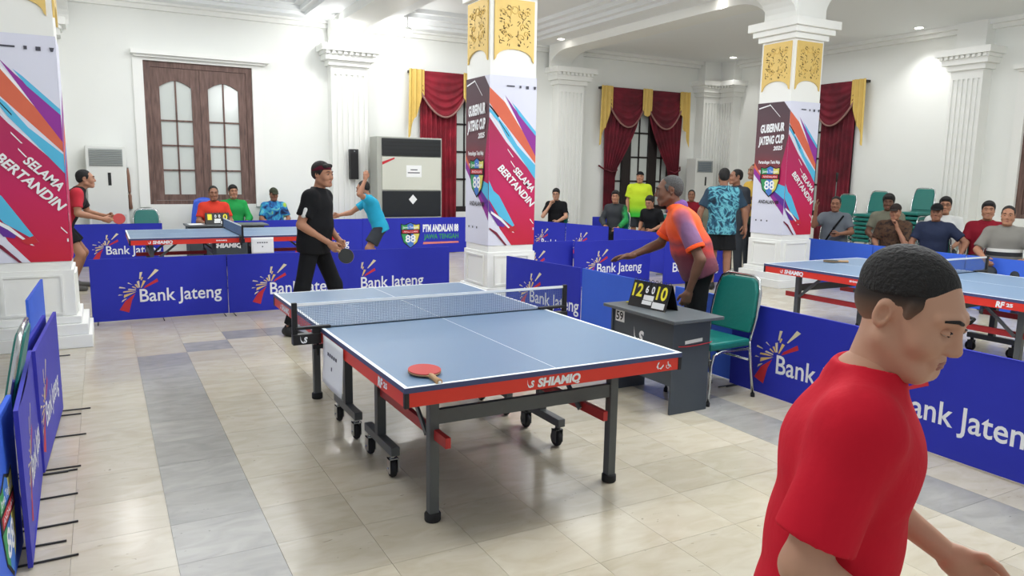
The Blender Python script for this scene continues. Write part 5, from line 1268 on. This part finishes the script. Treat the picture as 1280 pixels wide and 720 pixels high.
GSTR = ramp_mat('polo_grey_stripe', [(0.0, (120, 118, 112)), (0.22, (120, 118, 112)), (0.23, (40, 42, 46)), (0.36, (40, 42, 46)), (0.37, (214, 214, 208)), (0.47, (214, 214, 208)), (0.48, (128, 126, 120)), (1, (128, 126, 120))], 'axis', axis='Z', vmin=0.62, vmax=1.0, rough=0.85, const=True)
RBLK = ramp_mat('jersey_black_red', [(0.0, (22, 22, 26)), (0.44, (22, 22, 26)), (0.45, (186, 34, 52)), (1.0, (186, 34, 52))], 'axis', axis='X', vmin=-0.05, vmax=0.35, rough=0.85, const=True)
GRNB = ramp_mat('jacket_black_green', [(0.0, (30, 120, 62)), (0.2, (34, 150, 76)), (0.36, (20, 40, 30)), (0.5, (44, 48, 52)), (1.0, (50, 54, 58))], 'axis', axis='X', vmin=-.28, vmax=.2, dist=0.35, scale=14, rough=0.85)
SHOEB = mat('shoe_black', (26, 26, 28), 0.6); SHOEW = mat('shoe_white', (210, 210, 208), 0.6); SHOEG = mat('shoe_grey', (88, 86, 84), 0.7)
# ------------------------------------------------------------------ the cast
CR = (0.876, -0.482)            # screen right on the ground
def lean(J, d, keys='wai che nec hea shL shR'):
    """bend the trunk forwards by d radians about the hips"""
    p = J['pel'].copy(); c, s = math.cos(d), math.sin(d)
    for k in keys.split():
        v = J[k]-p; J[k] = p+V3(v[0], v[1]*c+v[2]*s, -v[1]*s+v[2]*c)
    return J
# 1 boy in red, walking, head bowed
J = stand(); J = lean(J, 0.10)
J = upd(J, dict(face=(0.46, 0.84, -0.36), elR=(.245, -.03, 1.13), wrR=(.235, .20, .99), elL=(-.24, .06, 1.13), wrL=(-.22, .26, 1.00), cuR=.5, cuL=.5, knR=(.10, .14, .51), anR=(.10, .10, .10), toR=(.11, .26, .04), knL=(-.10, -.02, .49), anL=(-.10, -.18, .10), toL=(-.11, -.02, .03)))
J['hea'] = J['nec']+V3(0, .066, .138)
FADE = ramp_mat('hair_fade', [(0.0, (168, 128, 102)), (0.35, (120, 92, 74)), (0.75, (46, 38, 34)), (1.0, (26, 23, 22))], 'axis', axis='Z', vmin=1.395, vmax=1.485, dist=0.0, rough=0.9)
def boy_extra(t, J, k, mk):
    S = SDF(); r, f, u = head_axes(J); M = [r, f, u]; c = J['hea']; P = lambda x, y, z: c+r*x+f*y+u*z
    S.ell(P(0, -.0165, .038), (.0758, .0955, .0835), M, .01, cut=[(f, f@P(0, .058, 0))]); S.ell(P(0, -.040, .0), (.0655, .0675, .058), M, .02, cut=[(-u, -u@P(0, 0, -.045))]); S.cap(P(-.066, .034, .035), P(-.067, .030, .012), .0105, .007, .012); S.cap(P(.066, .034, .035), P(.067, .030, .012), .0105, .007, .012)
    mk('shaved_sides', S.mesh(.0045), mat('hair_fade', (66, 54, 48), 0.9, bump=0.3, bscale=260) if False else FADE)
person('boy in a plain red t-shirt walking past in the right foreground, head bowed', (0.121, -1.98), (0.593, -0.805), J, 1.53, 'light', ('fade', HAIR), dict(m=REDT, sleeve=.80, hem=.12, g=.018, loose=.015), dict(m=BLK, end=1.93, name='trousers'), SHOEB, h=.0065, hh=.0045, lid=-.4, extra=boy_extra, name='person')

# 2 player in black with a headband, holding a black bat down in front
J = stand(); J = lean(J, 0.10)
J = upd(J, dict(face=(0.30, 1, -.05), elR=(.25, -.03, 1.12), wrR=(.10, .20, .935), elL=(-.24, .02, 1.12), wrL=(-.04, .25, .95), hdR=(-.1, .6, -.6), hdL=(.5, .5, -.6), cuR=.7, cuL=.6, anL=(-.18, .22, .085), toL=(-.22, .38, .03), anR=(.20, -.20, .085), toR=(.26, -.05, .03), knL=(-.14, .15, .49), knR=(.15, -.07, .49)))
p2 = person('player in black t-shirt and red headband standing behind the far end of the large table', (0.80, 4.72), (0.80, -0.60), J, 1.72, 'mid', ('full', HAIR), dict(m=BLK, sleeve=.70, hem=.10, g=.022, loose=.004), dict(m=BLK), SHOEB, h=.012, belly=.035, fat=.004, headband=cloth('cloth_dark_red_band', (84, 22, 40)),
   extra=lambda t, J, k, mk: (lambda S: mk('sleeve_patch', S.mesh(.008), WHT))(SDF().cap(J['shR']*.58+J['elR']*.42+V3(.050, .018, 0), J['shR']*.36+J['elR']*.64+V3(.048, .018, 0), .026, .026)))
bpy.context.view_layer.update()
def in_world(t, p, H): return t.matrix_world @ Vector(tuple(p*(H/1.70)))
hw = in_world(p2, J['wrR']+nrm(V3(-.1, .6, -.6))*.085, 1.73)
dirn = Vector((0.62, -0.42, -0.50)).normalized(); nrmv = Vector((-0.45, -0.85, 0.20)); nrmv = (nrmv-dirn*nrmv.dot(dirn)).normalized(); xa = dirn.cross(nrmv)
make_bat('table_tennis_bat', 'black bat held down by the player in black', Matrix.Translation(hw+dirn*0.125) @ Matrix((xa, dirn, nrmv)).transposed().to_4x4(), RUBB, RUBR)

# 3 player in red and black at the left, crouching with a red bat
J = stand(); shift(J, 'pel hiL hiR wai che nec hea shL shR elL elR wrL wrR', (0, -.10, -.07)); J = lean(J, 0.45)
J = upd(J, dict(face=(0.0, 1, 0.02), elR=(.26, .10, 1.02), wrR=(.16, .38, .94), elL=(-.25, .20, 1.0), wrL=(-.12, .42, .96), knR=(.15, .10, .48), anR=(.18, -.06, .085), toR=(.2, .12, .03), knL=(-.15, .12, .48), anL=(-.18, -.02, .085), toL=(-.2, .16, .03), cuR=.8, cuL=.6))
J['hea'] = J['nec']+V3(0, .075, .125)
p3 = person('player in black and red shirt crouching left of the back table with a red bat', (-1.46, 8.85), (1, -0.02), J, 1.75, 'mid', ('short', HAIR), dict(m=RBLK, sleeve=.72, hem=.14), dict(m=BLK, end=.62, name='shorts', g=.024, loose=.02), SHOEG, h=.013)
bpy.context.view_layer.update()
hw = in_world(p3, J['wrR']+nrm(J['wrR']-J['elR'])*.08, 1.75)
d_ = Vector((0.95, 0.1, 0.15)).normalized(); n_ = Vector((0.1, -1, 0.25)); n_ = (n_-d_*n_.dot(d_)).normalized()
make_bat('table_tennis_bat', 'red bat held by the crouching player in black and red', Matrix.Translation(hw+d_*0.12) @ Matrix((d_.cross(n_), d_, n_)).transposed().to_4x4(), RUBR, RUBB)

# 4 player in cyan at the right end of the back table, stretching
J = stand(); shift(J, 'pel hiL hiR wai che nec hea shL shR elL elR wrL wrR', (0, -.04, -.12)); J = lean(J, 0.38)
J = upd(J, dict(face=(0.15, 1, -.25), elL=(-.36, .30, 1.34), wrL=(-.30, .20, 1.58), hdL=(0, -.1, 1), elR=(.20, .42, 1.02), wrR=(.12, .62, .98), knR=(.16, .12, .45), anR=(.2, -.1, .085), toR=(.22, .06, .03), knL=(-.15, .16, .45), anL=(-.2, .02, .085), toL=(-.22, .18, .03), cuL=.5, cuR=.6))
J['hea'] = J['nec']+V3(0, .07, .13)
person('player in cyan shirt with raised arm in front of the club shield banner', (2.82, 8.75), (-0.92, 0.25), J, 1.66, 'mid', ('short', HAIR), dict(m=CYAN, sleeve=.62, hem=.10, loose=.0), dict(m=DGR, end=.75, name='shorts', g=.026, loose=.02), SHOEW, h=.013)

# 5 umpire in orange, leaning over the desk
J = stand(); J = lean(J, 0.38); 
J = upd(J, dict(face=(-.02, 1, -.10), elL=(-.30, .02, 1.03), wrL=(-.25, .09, .77), hdL=(.05, .25, -.95), cuL=.75, elR=(.22, .30, 1.10), wrR=(.10, .55, 1.00), hdR=(.0, 1, -.15), pnR=(-.4, 0, -1), cuR=.25))
J['hea'] = J['nec']+V3(0, .065, .130)
def polo(t, J, k, mk):
    S = SDF(); f = V3(0, 1, 0)
    S.cap(J['nec']+V3(-.035, -.035, .012), J['nec']+V3(.035, -.035, .012), .050, .050, .02); S.cap(J['nec']+V3(-.04, .0, .012), J['nec']+V3(-.02, .06, -.03), .040, .022, .02); S.cap(J['nec']+V3(.04, .0, .012), J['nec']+V3(.02, .06, -.03), .040, .022, .02)
    S.cap(J['nec']-V3(0, 0, .1), J['nec']+V3(0, .02, .1), .056, .050, .01, 's'); mk('collar', S.mesh(.008), cloth('cloth_purple', (120, 84, 150)))
    for s in 'LR':
        sh, el = J['sh'+s], J['el'+s]; d = nrm(el-sh); e = sh+(el-sh)*.735; S = SDF(); S.cap(e-d*.024, e+d*.016, .077, .077, .004, cut=(d, d@(e+d*.016))); S.cap(e-d*.08, e+d*.08, .056, .056, .003, 's'); S.p.append(((lambda x, y, z, d=d, e=e: -(x*d[0]+y*d[1]+z*d[2])+d@(e-d*.018)), np.full(3, -9.), np.full(3, 9.), 0, 'c')); mk('sleeve_cuff', S.mesh(.007), cloth('cloth_orange', (240, 88, 40)))
person('umpire in orange and purple shirt leaning over the grey desk', (3.15, 1.66), (-0.80, 0.60), J, 1.70, 'dark', ('crop', HAIRG), dict(m=ORNG, sleeve=.72, hem=.06, g=.020, loose=.006), dict(m=BLK), SHOEB, h=.011, belly=.03, extra=polo)

# 6..9 men standing
J = stand(elL=(-.30, -.02, 1.13), elR=(.30, -.02, 1.13), wrL=(-.34, .04, .90), wrR=(.33, .02, .89))
person('man in teal patterned jersey and black shorts seen from behind', (6.95, 5.30), (0.62, 0.78), J, 1.76, 'tan', ('short', HAIR), dict(m=TEAL, sleeve=.78, hem=.13, g=.024, loose=.01), dict(m=BLK, end=.78, name='shorts', g=.030, loose=.03), SHOEB, h=.012)
J = stand(face=(.5, 1, 0))
person('man whose dark head shows just behind the man in the teal jersey', (8.12, 6.20), (-0.9, -0.1), J, 1.76, 'tan', ('short', HAIR), dict(m=DGR, hem=.18), dict(m=DGR), SHOEB, h=.015)
person('man in yellow striped shirt half hidden by the right column', (8.68, 6.32), (-1.0, 0.15), stand(), 1.86, 'mid', ('short', HAIR), dict(m=YSTR, hem=.13, loose=.01), dict(m=DGR), SHOEB, h=.015)
J = stand(wrL=(-.22, .10, .90), wrR=(.24, .08, .90), face=(.2, 1, .05))
person('man in lime green t-shirt and dark cap standing by the curtained window', (9.15, 10.05), (-0.45, -0.75), J, 1.72, 'mid', None, dict(m=LIME, hem=.16, g=.026, loose=.02), dict(m=DGR, end=.85, name='shorts', g=.02), SHOEB, cap=(BLK, 'beanie'), h=.015, belly=.03)

# ------------------------------------------------------------------ seated people, each with a chair
def seat(label, x, y, hd, J, H, clabel, dz=0.0, **kw):
    rz = facing(*hd); chair(clabel, x, y, rz)
    return person(label, (x, y, dz), hd, J, H, **kw)
chin = lambda: sit(elR=(.20, .26, .74), wrR=(.06, .20, .99), hdR=(-.3, -.2, 1), cuR=.9, face=(-.2, 1, -.1))
seat('seated man in black t-shirt with hand to his chin beside the middle column', 7.75, 11.2, (-0.75, -0.6), chin(), 1.72, 'green chair under the man in black beside the middle column', skin='light', hair=('full', HAIR), shirt=dict(m=BLK), bottom=dict(m=DGR), shoes=SHOEB, glasses=True, h=.015)
J = sit(face=(-.35, 1, -.05), wrR=(.05, .32, .62), wrL=(-.22, .34, .60))
seat('seated man in dark jacket with green chevrons left of the man in lime', 8.15, 9.55, (-0.85, -0.45), J, 1.72, 'green chair under the man in the jacket with green chevrons', skin='mid', hair=('full', HAIR), shirt=dict(m=GRNB, sleeve=1.85), bottom=dict(m=BLK), shoes=SHOEB, h=.015)
J = sit(face=(-.2, 1, -.35))
seat('seated man in black bent forward in front of the man in lime', 8.40, 8.62, (-0.92, -0.3), lean(J, .25), 1.66, 'green chair under the man in black bent forward', skin='mid', hair=('full', HAIR), shirt=dict(m=BLK), bottom=dict(m=DGR, end=.9, name='shorts'), shoes=SHOEB, h=.015)
seat('seated man in red shirt beyond the umpire, below the corner air conditioner', 10.55, 9.95, (-0.7, -0.7), sit(), 1.74, 'green chair under the man in red by the corner', skin='tan', hair=('short', HAIR), shirt=dict(m=MAR), bottom=dict(m=DGR), shoes=SHOEB, h=.015)
seat('seated man in grey shirt mostly hidden beside the man in teal', 10.0, 8.75, (-0.7, -0.7), sit(), 1.60, 'green chair under the man in grey beside the man in teal', skin='mid', hair=('short', HAIRG), shirt=dict(m=GRBE), bottom=dict(m=DGR), shoes=SHOEB, h=.015)
seat('seated umpire in red shirt behind the rear scoreboard', 0.64, 11.08, (-0.02, -1), sit(face=(0, 1, -.08), wrL=(-.16, .30, .72), wrR=(.16, .30, .72)), 1.74, 'chair under the umpire in red behind the rear desk', skin='tan', hair=('short', HAIR), shirt=dict(m=ORR), bottom=dict(m=BLK), shoes=SHOEB, h=.014)
seat('seated man in green shirt with white mask on his chin under the wooden window', 1.10, 12.0, (0.05, -1), sit(), 1.74, 'green chair under the man in green', skin='mid', hair=('full', HAIR), shirt=dict(m=GRN, sleeve=1.6), bottom=dict(m=DGR), shoes=SHOEB, mask=PAPER, h=.014)
seat('seated man in blue and yellow jersey and olive cap right of the wooden window', 1.84, 12.0, (0.05, -1), sit(face=(0, 1, -.22)), 1.68, 'green chair under the man in the olive cap', skin='tan', hair=('short', HAIR), shirt=dict(m=CAMO, sleeve=.8), bottom=dict(m=BLK), shoes=SHOEB, cap=(cloth('cloth_olive', (58, 62, 50)), 'cap'), h=.014)
# row along the right court
def strap(t, J, k, mk):
    S = SDF(); a = J['shL']+V3(.05, .095, .03); b = J['pel']+V3(.12, .15, .06); S.cap(a, (a+b)/2+V3(0, .062, .02), .016, .016); S.cap((a+b)/2+V3(0, .062, .02), b, .014, .014); mk('bag_strap', S.mesh(.008), BLK)
J = sit(elR=(.31, .12, .85), wrR=(.29, .17, 1.13), hdR=(.1, .05, 1), elL=(-.27, .06, .76), wrL=(-.08, .32, .74), face=(.1, 1, -.12))
p18 = seat('seated man in grey shirt with black strap holding a phone, one arm against the column', 9.85, 5.62, (-0.80, -0.60), J, 1.74, 'green chair under the man holding a phone', skin='tan', hair=('short', HAIR), shirt=dict(m=GRY, g=.02), bottom=dict(m=NAVY), shoes=SHOEB, h=.013, belly=.02, extra=strap)
bpy.context.view_layer.update()
hw = in_world(p18, J['wrL']+V3(.06, .05, .0), 1.74)
t = thing('phone', 'dark phone held by the seated man in grey', 'phone', (hw.x, hw.y, hw.z), 0.4); m = MB(); m.bbox(-0.08, 0.08, -0.038, 0.038, 0.014, 0.024, 0.003); m.build('case', BLACK, t); m = MB(); m.box(-0.074, 0.074, -0.034, 0.034, 0.0242, 0.0246); m.build('screen', mat('phone_glass', (30, 34, 40), 0.15), t)
J = sit(face=(.0, 1, -.05))
seat('seated man in grey beige t-shirt left of the one with hand on his face', 10.5, 5.10, (-0.85, -0.52), J, 1.80, 'green chair under the man in the grey beige t-shirt', skin='dark', hair=('thick', HAIR), shirt=dict(m=GRBE), bottom=dict(m=DGR), shoes=SHOEB, h=.014)
J = sit(elL=(-.20, .28, .70), wrL=(-.05, .22, .98), hdL=(.2, -.2, 1), cuL=.8, wrR=(.18, .30, .62), face=(.15, 1, -.15)); J = lean(J, .08)
seat('seated man in brown batik shirt and dark cap with hand on his face', 9.62, 4.36, (-0.86, -0.50), J, 1.66, 'green chair under the man with hand on his face', skin='mid', hair=('short', HAIR), shirt=dict(m=BRWN, sleeve=.85, g=.02), bottom=dict(m=DGR), shoes=SHOEB, cap=(cloth('cloth_dark_brown', (52, 44, 42)), 'cap'), h=.013)
J = sit(elL=(-.40, .02, .80), wrL=(-.34, .26, .62), elR=(.28, .02, .76), wrR=(.24, .26, .60), face=(.05, 1, -.06))
seat('seated man in navy polo shirt and black cap', 9.43, 3.60, (-0.86, -0.50), J, 1.70, 'green chair under the man in navy', skin='tan', hair=('short', HAIR), shirt=dict(m=NAVY, g=.02), bottom=dict(m=DGR), shoes=SHOEB, cap=(BLK, 'cap'), h=.013)
seat('seated man in white shirt and glasses behind the man in navy', 10.25, 3.98, (-0.86, -0.50), sit(), 1.80, 'green chair under the man in white', skin='mid', hair=('full', HAIR), shirt=dict(m=WHT), bottom=dict(m=DGR), shoes=SHOEB, glasses=True, h=.014)
seat('seated man in maroon shirt behind the smiling man', 9.85, 3.12, (-0.86, -0.50), sit(wrR=(.26, .24, .6)), 1.76, 'green chair under the man in maroon', skin='mid', hair=('full', HAIR), shirt=dict(m=MAR), bottom=dict(m=DGR), shoes=SHOEB, h=.014)
J = sit(face=(.1, 1, -.05), elL=(-.30, .06, .76), elR=(.30, .06, .76), wrL=(-.20, .30, .66), wrR=(.20, .30, .66))
seat('smiling seated man in grey polo shirt with white stripe at the right edge', 9.22, 2.52, (-0.86, -0.50), J, 1.72, 'green chair under the smiling man in stripes', skin='mid', hair=('short', HAIR), shirt=dict(m=GSTR, sleeve=.85, g=.02), bottom=dict(m=DGR), shoes=SHOEB, h=.013, belly=.02)
# chairs that show on their own
t = thing('plastic_chair', 'blue plastic chair back showing behind the umpire in red', 'chair', (0.58, 11.75, 0), PI)
BLP = mat('blue_plastic', (42, 84, 200), 0.4)
m = MB(); m.sheet(lambda s, q: Vector(((s-0.5)*(0.50-0.16*q*q), -0.20-0.10*q+0.05*(2*s-1)**2, 0.44+0.70*q-0.05*q*(2*s-1)**2)), 10, 10); o = m.build('backrest', BLP, t); md = o.modifiers.new('thickness', 'SOLIDIFY'); md.thickness = 0.008
m = MB(); m.bbox(-0.24, 0.24, -0.22, 0.24, 0.41, 0.44, 0.008); m.build('seat', BLP, t)
for sx in (-1, 1):
    for sy in (-1, 1): m = MB(); m.tube([(sx*0.20, sy*0.19, 0.42), (sx*0.25, sy*0.25, 0.0)], [0.025, 0.018], 8); m.build('leg', BLP, t)
